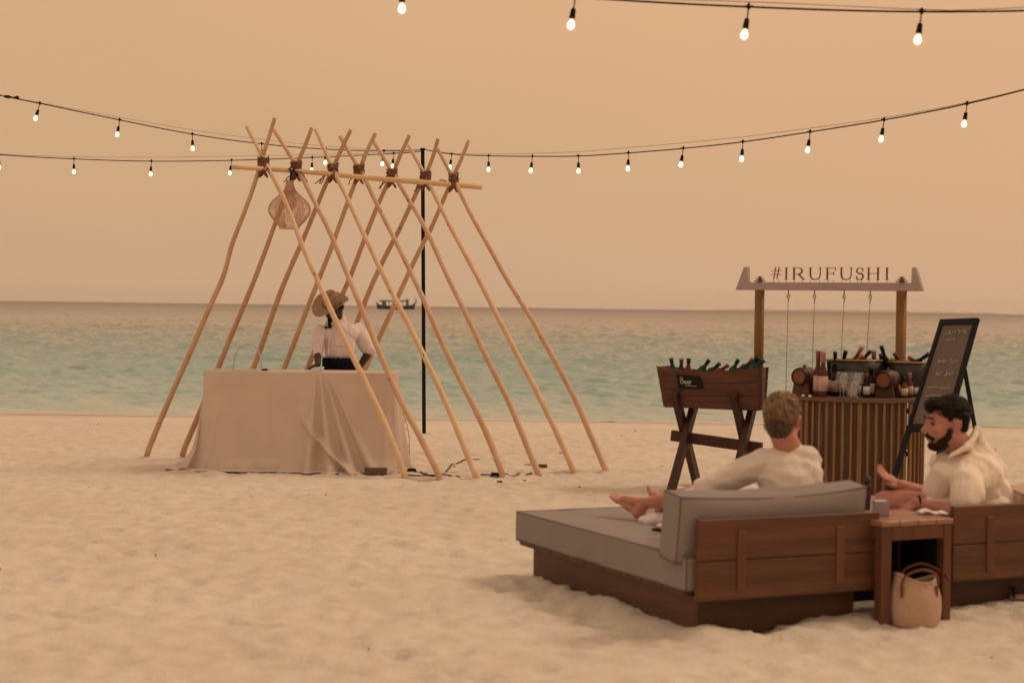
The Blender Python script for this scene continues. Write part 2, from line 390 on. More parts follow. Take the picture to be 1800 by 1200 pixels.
def axis(dense0, dense1, step, far0, far1, grow=1.18):
    a = list(np.arange(dense0, dense1, step)); s = step; x = a[-1]
    while x < far1: s *= grow; x += s; a.append(x)
    s = step; x = dense0; pre = []
    while x > far0: s *= grow; x -= s; pre.append(x)
    return np.array(pre[::-1] + a)
BUMPS = []   # local mounds: (x, y, radius, height)
def make_sand():
    xs = axis(-6.5, 7.5, .035, -900, 900); ys = axis(4.5, 24.0, .035, -120, 60)
    X, Y = np.meshgrid(xs, ys)
    nearf = np.clip(1 - np.abs(X) / 40, 0, 1) * np.clip((45 - np.abs(Y)) / 20, 0, 1)
    Z = slope(Y)
    flat = np.clip((24.5 - Y) / 5, .12, 1)
    amp = nearf * flat
    n1 = vn(X * .5 + 9, Y * .5) * .05 + vn(X * 1.7 + 3, Y * 1.9 + 5) * .015
    n2 = vn(X * 5.1 + 30, Y * 5.6 + 8) * .026 + vn(X * 10.5, Y * 11.3) * .017 + vn(X * 19.5, Y * 21.3) * .008
    Z = Z + (n1 + n2) * amp
    # footprints and scuffs
    fp = np.zeros_like(Z); dx = xs; dy = ys
    for k in range(5600):
        x = rng.uniform(-6.3, 7.3); y = rng.uniform(4.6, 22); a = rng.uniform(0, pi); w = rng.uniform(.035, .08); l = rng.uniform(.06, .15); d = rng.uniform(.009, .024) * (1 if y < 17 else .6)
        i0, i1 = np.searchsorted(dx, (x - .4, x + .4)); j0, j1 = np.searchsorted(dy, (y - .4, y + .4))
        xx = X[j0:j1, i0:i1] - x; yy = Y[j0:j1, i0:i1] - y; u = (xx * cos(a) + yy * sin(a)) / l; v = (-xx * sin(a) + yy * cos(a)) / w; r = np.sqrt(u * u + v * v)
        fp[j0:j1, i0:i1] += -d * np.exp(-(r ** 3)) + d * .45 * np.exp(-((r - 1.45) ** 2) / .08)
    Z += fp * nearf
    for (x, y, r, h) in BUMPS:
        d = np.hypot(X - x, Y - y) / (r * 1.25); Z += .7 * h * np.exp(-d * d)
    # smooth flats directly beneath things so that their bases sit on the sand
    o = grid_mesh('sand', X, Y, Z, sand_material()); tag(o, kind='structure')
    o['label'] = 'pale trodden beach sand'
    return xs, ys, Z
BUMPS += [(.0, 8.9, .5, .02), (1.1, 8.25, .22, .03), (1.55, 8.45, .18, .05), (2.9, 9.0, .35, .05), (3.4, 9.25, .35, .06), (1.9, 8.85, .25, .025)]
for (px, py) in ((715,842),(776,843),(840,843),(886,840),(949,838),(1010,832),(1067,832),(257,800),(320,796)):
    g = G(px, py); BUMPS += [(g.x + rng.uniform(-.08, .08), g.y + .05, rng.uniform(.09, .14), rng.uniform(.018, .032)), (g.x + rng.uniform(-.2, .2), g.y - .2, .12, -.02)]
for k in range(16):      # sand pushed up along the daybed bases and scooped out beside them
    t = rng.uniform(0, 1.86); BUMPS += [(.93 - .423 * t - .05, 8.457 + .906 * t, rng.uniform(.09, .16), rng.uniform(.0, .022)), (.93 - .423 * t - .28, 8.457 + .906 * t - .12, rng.uniform(.10, .2), -rng.uniform(.005, .018))]
    t = rng.uniform(0, 1.0); BUMPS += [(.93 + .906 * t, 8.457 + .423 * t - .04, rng.uniform(.07, .12), rng.uniform(-.01, .03))]
_xs, _ys, _Z = make_sand()
def gz(x, y):
    i = int(np.clip(np.searchsorted(_xs, x), 0, len(_xs) - 1)); j = int(np.clip(np.searchsorted(_ys, y), 0, len(_ys) - 1)); return float(_Z[j, i])

def sea_material():
    m = bpy.data.materials.new('lagoon_water'); m.use_nodes = True; nt = m.node_tree; N = nt.nodes; L = nt.links; b = N['Principled BSDF']
    tc = N.new('ShaderNodeTexCoord'); sp = N.new('ShaderNodeSeparateXYZ'); L.new(tc.outputs['Object'], sp.inputs[0])
    mt = lambda op, a, c: (lambda k: (L.new(a, k.inputs[0]) if not isinstance(a, (int, float)) else setattr(k.inputs[0], 'default_value', a), L.new(c, k.inputs[1]) if not isinstance(c, (int, float)) else setattr(k.inputs[1], 'default_value', c), k.outputs[0])[2])(N.new('ShaderNodeMath'))
    def math_(op, a, c=0.0):
        k = N.new('ShaderNodeMath'); k.operation = op
        for i, q in ((0, a), (1, c)):
            if isinstance(q, (int, float)): k.inputs[i].default_value = q
            else: L.new(q, k.inputs[i])
        return k.outputs[0]
    def nz(s, d=4, st=(1, 1, 1), w=0):
        mp = N.new('ShaderNodeMapping'); mp.inputs['Scale'].default_value = st; mp.inputs['Location'].default_value = (w, w * 2, 0); L.new(tc.outputs['Object'], mp.inputs[0])
        t = N.new('ShaderNodeTexNoise'); t.inputs['Scale'].default_value = s; t.inputs['Detail'].default_value = d; L.new(mp.outputs[0], t.inputs[0]); return t.outputs[0]
    lg = math_('LOGARITHM', sp.outputs['Y'], 10.0)           # 24 m -> 1.38, 10 km -> 4
    lg = math_('ADD', lg, math_('MULTIPLY', math_('SUBTRACT', nz(.05, 5, (.25, 1, 1)), .5), .55))
    f = math_('DIVIDE', math_('SUBTRACT', lg, 1.38), 2.62)
    rp = N.new('ShaderNodeValToRGB'); cr = rp.color_ramp
    st = [(0.0, (.56, .58, .55)), (.035, (.43, .50, .47)), (.09, (.34, .455, .425)), (.16, (.28, .395, .375)), (.24, (.28, .345, .33)), (.34, (.29, .29, .275)), (.50, (.21, .185, .175)), (1.0, (.10, .09, .09))]
    cr.elements[0].position = 0; cr.elements[0].color = (*st[0][1], 1); cr.elements[1].position = 1; cr.elements[1].color = (*st[-1][1], 1)
    for p, c in st[1:-1]:
        e = cr.elements.new(p); e.color = (*c, 1)
    L.new(f, rp.inputs[0])
    # reef and deeper patches
    mx = N.new('ShaderNodeMixRGB'); mx.blend_type = 'MULTIPLY'; mr = N.new('ShaderNodeMapRange'); mr.inputs[1].default_value = .42; mr.inputs[2].default_value = .66; mr.inputs[3].default_value = 0; mr.inputs[4].default_value = .6
    L.new(nz(.11, 4, (.35, 1, 1), 5), mr.inputs[0]); L.new(mr.outputs[0], mx.inputs[0]); L.new(rp.outputs[0], mx.inputs[1]); mx.inputs[2].default_value = (.70, .84, .86, 1)
    L.new(mx.outputs[0], b.inputs['Base Color'])
    rg = N.new('ShaderNodeMapRange'); rg.inputs[1].default_value = .2; rg.inputs[2].default_value = .75; rg.inputs[3].default_value = .14; rg.inputs[4].default_value = .42; L.new(f, rg.inputs[0]); L.new(rg.outputs[0], b.inputs['Roughness'])
    b.inputs['IOR'].default_value = 1.33; b.inputs['Specular IOR Level'].default_value = .5
    h = math_('ADD', math_('MULTIPLY', nz(2.2, 4, (.6, 1.6, 1)), .09), math_('MULTIPLY', nz(9, 3, (.6, 1.4, 1), 3), .018))
    h = math_('ADD', h, math_('MULTIPLY', nz(.5, 4, (.6, 1.2, 1), 8), .16))
    bp = N.new('ShaderNodeBump'); bp.inputs['Strength'].default_value = .5; bp.inputs['Distance'].default_value = 1.0; L.new(h, bp.inputs['Height']); L.new(bp.outputs[0], b.inputs['Normal'])
    return m
def make_sea():
    rows = 820; inv = np.linspace(1 / 24.0, 1 / 9000.0, rows); ys = 1 / inv; us = np.linspace(-.62, .62, 760)
    Y = np.repeat(ys[:, None], len(us), 1); X = us[None, :] * (Y + 6)
    D = np.repeat(np.gradient(ys)[:, None], len(us), 1)
    Z = np.full_like(Y, SEA_Z)
    shore = np.clip((Y - 25) / 14, 0, 1) ** .8
    rs = np.random.RandomState(31)
    for k in range(48):   # wind chop coming ashore
        lam = rs.choice([.4, .5, .65, .8, 1.0, 1.3, 1.7, 2.2, 3.0, 5.0, 8.0]) * rs.uniform(.85, 1.2); th = rs.normal(pi / 2, .5); a = .0135 * lam ** .35
        fade = np.clip((lam * 7 - 1.0 * D) / lam, 0, 1)
        ph = (X * cos(th) + Y * sin(th)) * 2 * pi / lam + rs.uniform(0, 6.28) + vn(X * .35 + k * 7, Y * .35) * 9
        wv = 1 - np.abs(np.sin(ph / 2)) * 2
        Z += a * fade * shore * wv * (1 + 1.3 * vn(X * .3 + k * 3, Y * .2 + k))
    # one far row of breakers on the reef
    o = grid_mesh('sea', X, Y, Z, sea_material()); tag(o, kind='structure'); o['label'] = 'choppy teal lagoon'
    far = MB()      # same water to either side of the view, level sheets
    far.add([(-9000, 9000, 0), (9000, 9000, 0), (9000, 9400, 0), (-9000, 9400, 0)], [(0, 1, 2, 3)])
    return o
make_sea()
def sea_sides():
    # wide flat continuation left and right of the chop
    mb = MB()
    for sgn in (-1, 1):
        a = [(sgn * .62 * 30, 24, SEA_Z - .01), (sgn * 2000, 24, SEA_Z - .01), (sgn * 8000, 9000, SEA_Z - .01), (sgn * .62 * 9006, 9000, SEA_Z - .01)]
        mb.add(a, [(0, 1, 2, 3) if sgn > 0 else (3, 2, 1, 0)])
    o = mb.build('sea', bpy.data.materials['lagoon_water']); tag(o, kind='structure')
sea_sides()
def make_foam():
    mb = MB(); m = mat('shore_foam', (.78, .74, .68), .8, (.55, .53, .47), 4, (1, 5, 1))
    x = -14.0; up = []; lo = []
    while x < 16:
        n = float(vn(np.array([x * .7]), np.array([3.3]))[0]); n2 = float(vn(np.array([x * 2.9]), np.array([8.3]))[0])
        # find waterline
        y = 20.5 + 8.5 * (abs(SEA_Z) / .30) ** (1 / 1.6); y0 = y + n * .5 - .12; w = max(.02, .10 + n2 * .18)
        lo.append((x, y0, max(SEA_Z, float(slope(np.array(y0)))) + .012)); up.append((x, y0 + w, SEA_Z + .014)); x += .12
    k = len(lo); mb.add(lo + up, [(i, i + 1, k + i + 1, k + i) for i in range(k - 1)])
    tag(mb.build('shore_foam', m, smooth=True), 'thin pale foam line along the shore', kind='stuff')
make_foam()
def island():
    mb = MB(); y = 8600.0; n = 90; a = P(1240, 540, y).x; b = P(1760, 545, y).x; vs = []
    for i in range(n + 1):
        t = i / n; x = a + (b - a) * t
        h = 3 + 13 * (sin(pi * t) ** .6) * (.55 + .45 * mnoise.noise(V(t * 9, 0, 2))) + 4 * mnoise.noise(V(t * 40, 1, 1))
        h = max(h, 1) * (1 if t > .03 and t < .97 else .3)
        for q, s in ((-60, .0), (-20, .8), (0, 1), (30, .8), (70, 0)): vs.append((x, y + q, SEA_Z + h * s))
    mb.add(vs, [(i * 5 + j, i * 5 + 5 + j, i * 5 + 6 + j, i * 5 + 1 + j) for i in range(n) for j in range(4)])
    tag(mb.build('far_island', M['island'], smooth=True), 'faint low wooded island on the horizon', kind='structure')
island()

# ------------------------------------------------------------------ haze
def haze():
    m = bpy.data.materials.new('sea_haze'); m.use_nodes = True; N = m.node_tree.nodes; N.clear()
    o = N.new('ShaderNodeOutputMaterial'); v = N.new('ShaderNodeVolumePrincipled'); v.inputs['Color'].default_value = (.98, .95, .92, 1)
    v.inputs['Density'].default_value = .000045; v.inputs['Anisotropy'].default_value = .2
    m.node_tree.links.new(v.outputs[0], o.inputs['Volume'])
    mb = MB().box((0, 4540, 23), (18200, 9320, 54)); ob = mb.build('haze', m); tag(ob, 'warm dusty sea haze', kind='stuff')
haze()

# ------------------------------------------------------------------ pole frame hut
FL = [  # legs that come down to the right, traced from top to foot
 [(433.7,222.8),(456,265),(464.7,284),(475,303),(499.4,345.6),(520,402),(532.5,437.5),(562,500),(596,577),(620,627),(640,665),(672,733),(692,780),(715,842)],
 [(481.5,229),(501,259),(518,286),(529,308),(554,357),(578.5,403),(590,432),(612.5,487.5),(635,540),(660,603),(689,672),(711,719),(742,772),(776,843)],
 [(554.7,227.5),(569,261),(583,291),(590,310),(612,349),(631,396),(650,432.5),(670,477.5),(697.5,530),(725,582.5),(755.5,647),(778,692),(797,736),(817,789),(840,843)],
 [(598,240),(608,259),(629,293),(638,306),(662,359),(686,405),(700,432),(720,475),(745,525),(765,575),(779,607),(809,668),(839,725),(861,772),(886,840)],
 [(656,248),(675,278),(688,300.6),(697.5,315.6),(720,355),(739,385),(755,413),(782.5,480),(810,532.5),(835,585),(846,609),(864,647),(892,697),(914,753),(933,800),(949,837.5)],
 [(718,255.6),(739,293),(750,314),(767,349),(780,376),(796,407),(810,432.5),(840,487.5),(865,537.5),(890,585),(907,620),(933,667),(964,728),(989,783),(1010.5,832)],
 [(770,263),(787.5,297),(800.6,319),(821,366),(843,406),(862.5,437.5),(885,482.5),(910,522.5),(937.5,562.5),(960,608),(989,658),(1017,711),(1036,761),(1055.5,803),(1067.5,832)]]
BL = [  # legs that come down to the left
 [(483.4,207),(475,235),(462,272.5),(454,302.5),(441,344),(421,396),(405,432.5),(399,467.5),(392.5,487.5),(377.5,520),(357.5,565),(337,615),(301,693),(280,743),(257,800)],
 [(548,225),(537,256),(524,284),(510,320),(484,392.5),(465,445),(450,485),(435,522.5),(415,570),(400,605),(380,657),(338,756),(320.5,796)],
 [(616.6,228.4),(604,254),(589,287.5),(576,316),(559,357),(540,405),(527.5,432.5),(510,472.5),(495,507.5),(480,550),(465,592.5),(447.5,645),(386,796)],
 [(660.6,234),(649,255.6),(636,287.5),(625,319),(610,359),(593,405),(582.5,437.5),(562.5,485),(545,530),(527.5,575),(512.5,615),(497.5,652.5),(440,796)],
 [(720,238),(705,269),(694,297),(682.5,321),(664,359),(647,404),(635,435),(617.5,482.5),(605,512.5),(578,565),(552.5,617.5),(537.5,652.5),(482,795)],
 [(770,244),(763,271),(754,295),(746,312),(735,332.5),(720,364),(702,405),(687.5,430),(670,465),(650,507.5),(632.5,555),(610,610),(590,655),(533,794)],
 [(824,247),(810,284),(799,304),(787.5,334),(774,362.5),(758,405),(737.5,437.5),(720,477.5),(700,520),(682.5,560),(665,597.5),(647.5,635),(640,652.5),(585,793)]]
CR = [(463,290), (520.5,297), (585,300), (631,302), (689,309), (748,314), (797,317)]
hut = thing('pole_frame_hut', 'A-frame hut skeleton of crooked peeled wooden poles standing over the cloth covered table', 'hut', (-1.6, 17.0, 0))
def leg_pts(tr, yf, yc, zc):
    mm = (yc - yf) / zc; out = []
    for (px, py) in tr:
        r = ray(px, py); y = (yf + CAM_Z * mm) / (1 - mm * r.z); out.append(V(0, 0, CAM_Z) + r * y)
    return out
def refine(pts, k=3):
    out = []; n = len(pts)
    for i in range(n - 1):
        p0, p1, p2, p3 = pts[max(i - 1, 0)], pts[i], pts[i + 1], pts[min(i + 2, n - 1)]
        for j in range(k):
            t = j / k; out.append(.5 * ((2 * p1) + (p2 - p0) * t + (2 * p0 - 5 * p1 + 4 * p2 - p3) * t * t + (3 * p1 - p0 - 3 * p2 + p3) * t ** 3))
    out.append(pts[-1]); return out
XC = []
for i in range(7):
    t = i / 6; yc = 16.9 + .7 * t; c = P(CR[i][0], CR[i][1], yc); XC.append(c)
    for (tr, side) in ((FL[i], 0), (BL[i], 1)):
        yf = G(*tr[-1]).y if side == 0 else 17.87 + .75 * t
        off = -.035 if side == 0 else .035
        pts = leg_pts(tr, yf, yc + off, c.z); pts = [pts[0]] + [pts[j - 1] * .2 + pts[j] * .6 + pts[j + 1] * .2 for j in range(1, len(pts) - 1)] + [pts[-1]]; pts = refine(pts); pts[-1] = pts[-1] + V(0, 0, -.03)
        n = len(pts); sd = i * 2 + side
        r0 = .0190 + .003 * mnoise.noise(V(sd, 1, 1)); r1 = .0305 + .003 * mnoise.noise(V(sd, 5, 1))
        rs = [r0 + (r1 - r0) * (k / (n - 1)) + .0022 * mnoise.noise(V(k * .5, sd * 3, 0)) for k in range(n)]
        lo = MB().tube(pts, rs, 10).build('pole', M[('pole_p', 'pole', 'pole_p', 'pole', 'pole', 'pole_p', 'pole')[i]] if side == 0 else M['pole_r' if i % 3 else 'pole'], hut, smooth=True)
        kb = MB(); rr = random.Random(sd)       # knots where twigs were cut
        for q in range(rr.randint(2, 4)):
            k = rr.randint(4, n - 6); a = rr.uniform(-1.1, 1.1); d = V(sin(a), -cos(a), .1).normalized()
            tt = (pts[k + 1] - pts[k - 1]).normalized(); rot = tt.to_track_quat('Z', 'Y').to_matrix()
            kb.ell(pts[k] + d * rs[k] * .86, (.007, .007, .018), rot, 8, 5)
        kb.build('knot', M['knot'], lo, smooth=True)['kind'] = 'stuff'
rp = refine([P(409, 294, 16.62), P(470, 297, 16.86), P(560, 304, 17.03), P(650, 313, 17.2), P(750, 321, 17.42), P(846, 328.5, 17.72)], 4)
MB().tube(rp, [.0215 + .0075 * k / (len(rp) - 1) for k in range(len(rp))], 12).build('ridge_pole', M['ridge'], hut, smooth=True)
for i, c in enumerate(XC):    # rope lashings
    rr = random.Random(50 + i); mb = MB(); pts = []
    h = rr.uniform(.085, .13); turns = rr.randint(5, 8)
    for k in range(turns * 12 + 1):
        w = 2 * pi * k / 12; t = k / (turns * 12); pts.append(c + V(cos(w) * (.046 + .010 * rr.random()), sin(w) * .070, .072 - h * t + .008 * rr.uniform(-1, 1)))
    mb.tube(pts, .0095, 6)
    for q, (sx, tilt) in enumerate(((1, .9), (-1, .9), (1, .4))):
        pts = []
        for k in range(3 * 12):
            w = 2 * pi * k / 12; r = .05 + .004 * rr.uniform(-1, 1); pts.append(c + V(sx * sin(w) * .04, cos(w) * (.085), -.055 + sin(w) * tilt * .06 - .004 * k / 12))
        mb.tube(pts, .0085, 6)
    for q in range(3 if i in (1, 2, 3, 4, 6) else 2):   # loose ends
        sx = rr.choice((-1, 1)); p = c + V(sx * .045, -.07, -.03); e = [p]
        for k in range(5): p = p + V(sx * rr.uniform(0, .028), -.004, (-.022 if i != 6 else rr.uniform(-.01, .012))); e.append(p)
        mb.tube(e, .006, 5)
    mb.build('rope_lashing', M['rope'], hut, smooth=True)

# ------------------------------------------------------------------ rattan lantern
lc = P(509.5, 318, 16.98)
lan = thing('rattan_lantern', 'onion shaped open rattan lantern hanging under the ridge of the pole hut', 'lantern', tuple(P(509, 400, 16.98)))
H = .475; prof = [(.034, 0), (.038, -.035), (.048, -.07), (.072, -.11), (.112, -.15), (.158, -.19), (.193, -.232), (.209, -.275), (.205, -.315), (.185, -.355), (.154, -.395), (.124, -.43), (.102, -.455), (.097, -.47)]
lp = refine([V(r, 0, z) for r, z in prof], 3)
mb = MB()
for k in range(48):
    w = 2 * pi * k / 48; mb.tube([lc + V(p.x * cos(w), p.x * sin(w), p.z) for p in lp], .0022, 4, cap=False)
mb.build('cane_rib', M['rattan'], lan, smooth=True, kind='stuff')
mb = MB()
zz = 0.0; q = 0
while zz > -.47:
    j = min(range(len(lp)), key=lambda a: abs(lp[a].z - zz)); r = lp[j].x + .001
    mb.tube([lc + V(r * cos(2 * pi * a / 36), r * sin(2 * pi * a / 36), zz + .0015 * sin(a * 5)) for a in range(36)], .0036 if zz > -.1 else .0021, 4, closed=True); q += 1
    zz -= .008 if zz > -.1 else .0135
mb.build('cane_weave', M['rattan'], lan, smooth=True, kind='stuff')
for k in range(6):          # thicker woven bands running down the bowl
    w = 2 * pi * k / 6 + .25; mb = MB()
    for d in (-.08, -.03, .03, .08): mb.tube([lc + V((p.x - .004) * cos(w + d * (1 + 2 * p.x)), (p.x - .004) * sin(w + d * (1 + 2 * p.x)), p.z) for p in lp[12:]], .0026, 4, cap=False)
    mb.build('woven_band', M['rattan'], lan, smooth=True)
inn = [(.030, -.02), (.036, -.10), (.05, -.15), (.058, -.21), (.05, -.26), (.02, -.30)]
mb = MB(); ip = refine([V(r, 0, z) for r, z in inn], 3)
for k in range(30):
    w = 2 * pi * k / 30; mb.tube([lc + V(p.x * cos(w), p.x * sin(w), p.z) for p in ip], .0042, 4, cap=False)
mb.build('inner_shade', M['rattan'], lan, smooth=True)
MB().tube([lc + V(0, 0, -.475 + .003 * 0) + V(.098 * cos(a * .2618), .098 * sin(a * .2618), .003) for a in range(24)], .005, 6, closed=True).build('bottom_ring', M['rattan'], lan, smooth=True)
hk = P(515, 302, 16.95)
MB().tube([lc + V(0, 0, -.03), lc + V(.004, 0, .03), lc + V(.018, 0, .06), hk + V(-.01, -.03, 0), hk + V(.01, -.06, .02), hk], .009, 6).build('hanging_strap', M['black'], lan, smooth=True)
MB().tube([hk + V(-.03, -.05, .03), hk + V(-.005, -.07, -.02), hk + V(.015, -.07, .025), hk + V(.035, -.06, -.02), hk + V(.05, -.05, -.045)], .012, 6).build('strap_knot', M['black'], lan, smooth=True)

# ------------------------------------------------------------------ table and cloth
TX0, TX1, TY0, TY1, TZ = -2.934, -1.141, 16.32, 17.02, .947
tb = thing('trestle_table', 'long bar table hidden under the draped sand coloured cloth inside the pole hut', 'table', ((TX0 + TX1) / 2, (TY0 + TY1) / 2, 0))
MB().box(((TX0 + TX1) / 2, (TY0 + TY1) / 2, TZ - .03), (TX1 - TX0 - .02, TY1 - TY0 - .02, .03)).build('tabletop', M['counter'], tb)
for x in (TX0 + .12, TX1 - .12):
    for y in (TY0 + .22, TY1 - .12): MB().box((x, y, (TZ - .045) / 2 - .01), (.05, .05, TZ - .05)).build('leg', M['counter'], tb)
MB().box((TX1 - .13, TY0 - .21, .03), (.21, .10, .08)).build('foot_board', M['counter'], tb)
def cloth():
    # perimeter samples with outward directions; corners rounded
    per = []
    def side(p, q, n, nrm, tagn):
        for i in range(n): t = i / n; per.append((p[0] + (q[0] - p[0]) * t, p[1] + (q[1] - p[1]) * t, nrm, tagn, t))
    side((TX0, TY0), (TX1, TY0), 240, (0, -1), 'f'); side((TX1, TY0), (TX1, TY1), 90, (1, 0), 'r')
    side((TX1, TY1), (TX0, TY1), 120, (0, 1), 'b'); side((TX0, TY1), (TX0, TY0), 90, (-1, 0), 'l')
    n = len(per); nr = 84; vs = []
    nx = np.array([p[2][0] for p in per], float); ny = np.array([p[2][1] for p in per], float)
    ker = np.hanning(17); ker /= ker.sum()
    sm = lambda a: np.convolve(np.concatenate([a[-8:], a, a[:8]]), ker, 'valid')
    nx, ny = sm(nx), sm(ny)
    for j in range(nr + 1):
        v = j / nr
        for i, (x, y, nrm, sd, t) in enumerate(per):
            fl = .02 * v; fold = 0.0; lx = 0.0; hem = 0.0
            if sd == 'f':
                fl = .02 + .10 * v * v
                g = max(0, min(1, (t - .52) / .16)) * (1 - max(0, (t - .97) / .03))          # gathered right third
                # folds fan out from one pinch point near the top
                fx = (t - .60) / max(.10, .07 + .33 * v)
                ridge = lambda c, w: math.exp(-((fx - c) / w) ** 2)
                s = ridge(-.10, .10) + .9 * ridge(.22, .09) + .75 * ridge(.52, .08) + .6 * ridge(.78, .07) - .55 * ridge(.06, .08) - .5 * ridge(.37, .08) - .45 * ridge(.65, .07)
                fold = .095 * s * (v ** .8) * (v > .02) + .05 * g * v
                sweep = math.exp(-((t - (.53 + .30 * max(0, v - .45) ** 1.3 * 2)) / .022) ** 2) * (v > .3) * (v - .3) * .17
                fold += sweep
                fold += .010 * mnoise.noise(V(t * 5, v * 3, 2)) * v + .006 * mnoise.noise(V(t * 16, v * 1.6, 7)) * v
                if v > .86: fold += .028 * (v - .86) / .14 * (1 + mnoise.noise(V(t * 11, v * 6, 4)) * 1.6)   # crease just above the hem
                hem = .012 * mnoise.noise(V(t * 13, 0, 1)) + (.015 * max(0, (t - .86) / .14))
                cl = max(0, 1 - t / .09); lx = -.12 * cl * v * v; fl -= .12 * cl * v * v
                fold += .03 * math.exp(-((t - .035 - .06 * (1 - v)) / .015) ** 2) * v
            elif sd == 'l':
                fl = .05 * v + .11 * v * v; fold = .02 * sin(t * 15) * v
                fl += .09 * max(0, v - .8) / .2
            elif sd == 'r':
                bul = sin(pi * min(1, t * 1.0 + .1)) if t < .9 else .3
                fl = .02 + .14 * v ** 1.1 * max(.25, bul); fold = .025 * sin(t * 17 + 1) * v
            else: fl = .03 + .05 * v; fold = .02 * sin(t * 50) * v
            z = TZ + .004 - (TZ + .004 - .012) * v + hem * v * v
            vs.append(V(x + nx[i] * (fl + fold) + lx, y + ny[i] * (fl + fold), z + (.002 * sin(t * 90) if v > .9 else 0)))
    # pooled hem lying on the sand
    extra = 6
    base = vs[-n:]
    for e in range(1, extra + 1):
        for i, (x, y, nrm, sd, t) in enumerate(per):
            w = e / extra; am = .05 + .035 * mnoise.noise(V(i * .05, 3, 1))
            if sd == 'f' and t > .84: am *= max(0.05, 1 - (t - .84) / .08)
            if sd == 'l' or (sd == 'f' and t < .1): am += .07
            if sd == 'r': am *= .4
            b = base[i]; vs.append(V(b.x + nx[i] * am * w, b.y + ny[i] * am * w, max(b.z * (1 - w), .012) + .018 * sin(w * pi) * (1 + mnoise.noise(V(i * .12, e * .3, 1)))))
    R = nr + 1 + extra; fs = [(j * n + i, j * n + (i + 1) % n, (j + 1) * n + (i + 1) % n, (j + 1) * n + i) for j in range(R - 1) for i in range(n)]
    c0 = len(vs); vs.append(V((TX0 + TX1) / 2, (TY0 + TY1) / 2, TZ + .006))
    fs += [(i, c0, (i + 1) % n) for i in range(n)]
    mb = MB().add(vs, fs)
    solo('tablecloth', mb, M['linen'], 'sand coloured linen cloth draped to the ground over the bar table in the hut', 'tablecloth', ((TX0 + TX1) / 2, (TY0 + TY1) / 2, 0), smooth=True)
cloth()
# things on and around the table
hp = [P(411, 653, 16.6), P(412, 630, 16.6), P(419, 613, 16.6), P(431, 605, 16.6), P(441, 604.5, 16.6), P(451, 610, 16.6), P(457.5, 627, 16.6), P(460.5, 653, 16.6)]
tr = thing('handled_serving_tray', 'low serving tray with a tall thin arched wire handle on the cloth covered table', 'tray', tuple(P(435, 654, 16.62)))
MB().tube(refine(hp, 4), .0065, 7).build('handle', mat('tray_handle_metal', (.50, .50, .52), .35, metallic=.4), tr, smooth=True)
MB().lathe([(.10, 0), (.145, .004), (.152, .022), (.148, .022), (.138, .008), (.01, .006)], P(435, 654, 16.62) + V(0, 0, .004), n=28).build('dish', M['linen'], tr, smooth=True)
b = P(468, 655, 16.6); solo('phone', MB().box(b + V(0, 0, .012), (.085, .16, .016), Matrix.Rotation(.4, 3, 'Z'), .005).box(b + V(-.01, 0, .03), (.05, .05, .02), Matrix.Rotation(.2, 3, 'Z'), .005), M['black'], 'small black gadget on the table beside the arched tray handle', 'gadget', b)
for k, (px, w_, h_, lb) in enumerate(((547, .030, .030, 'short white cup on the table under the waiter\'s hand'), (556, .045, .022, 'shallow clear bowl on the table beside the short white cup'), (565, .026, .06, 'pale paper cone on the table against the black apron'))):
    b = P(px, 656, 16.5); solo('cup' if k != 1 else 'bowl', MB().lathe([(w_ * .6, 0), (w_, h_), (w_ * .9, h_), (w_ * .5, .006)], b + V(0, 0, .004), n=16), M['paper'], lb, 'cup' if k != 1 else 'bowl', b, smooth=True)
# dark case behind the left end, pale crate at right end
b = V(-3.17, 17.6, 0); cs = thing('black_equipment_case', 'black wedge shaped equipment case behind the left end of the cloth covered table', 'case', b)
MB().prism([(-.10, -.02), (.25, -.02), (.25, .25), (.02, .25)], -.15, .15, lambda p: b + V(p.x, p.z, p.y)).build('case_body', M['navy'], cs); MB().tube([b + V(.05, 0, .25), b + V(.08, 0, .29), b + V(.16, 0, .29), b + V(.19, 0, .25)], .01, 6).build('handle', M['black'], cs)
b = V(-1.10, 16.62, 0); solo('plastic_tub', MB().lathe([(.07, 0), (.085, .10), (.08, .10), (.065, .01)], b, n=16), M['paper'], 'small pale tub on the sand at the right end of the table cloth', 'tub', b, smooth=True)
# fairy cable hanging at the right end of the table
hang = refine([P(690, 676, 16.9), P(694, 695, 16.85), P(703, 715, 16.8), P(712, 735, 16.75), P(718, 760, 16.7), P(720, 790, 16.7), P(719, 812, 16.65), P(719, 822, 16.6)], 4)
fy = thing('fairy_light_string', 'thin string of tiny pale fairy lights hanging down the right edge of the table cloth', 'light string', tuple(hang[-1]))
MB().tube(hang, .0035, 5).build('cord', M['wire'], fy, smooth=True)
mb = MB(); rr = random.Random(3)
for k in range(3, len(hang) - 2, 2): mb.ell(hang[k] + V(rr.uniform(-.015, .01), -.01, 0), (.009, .006, .012), n=6, k=4)
mb.build('tiny_lamp', M['paper'], fy, smooth=True, kind='stuff')

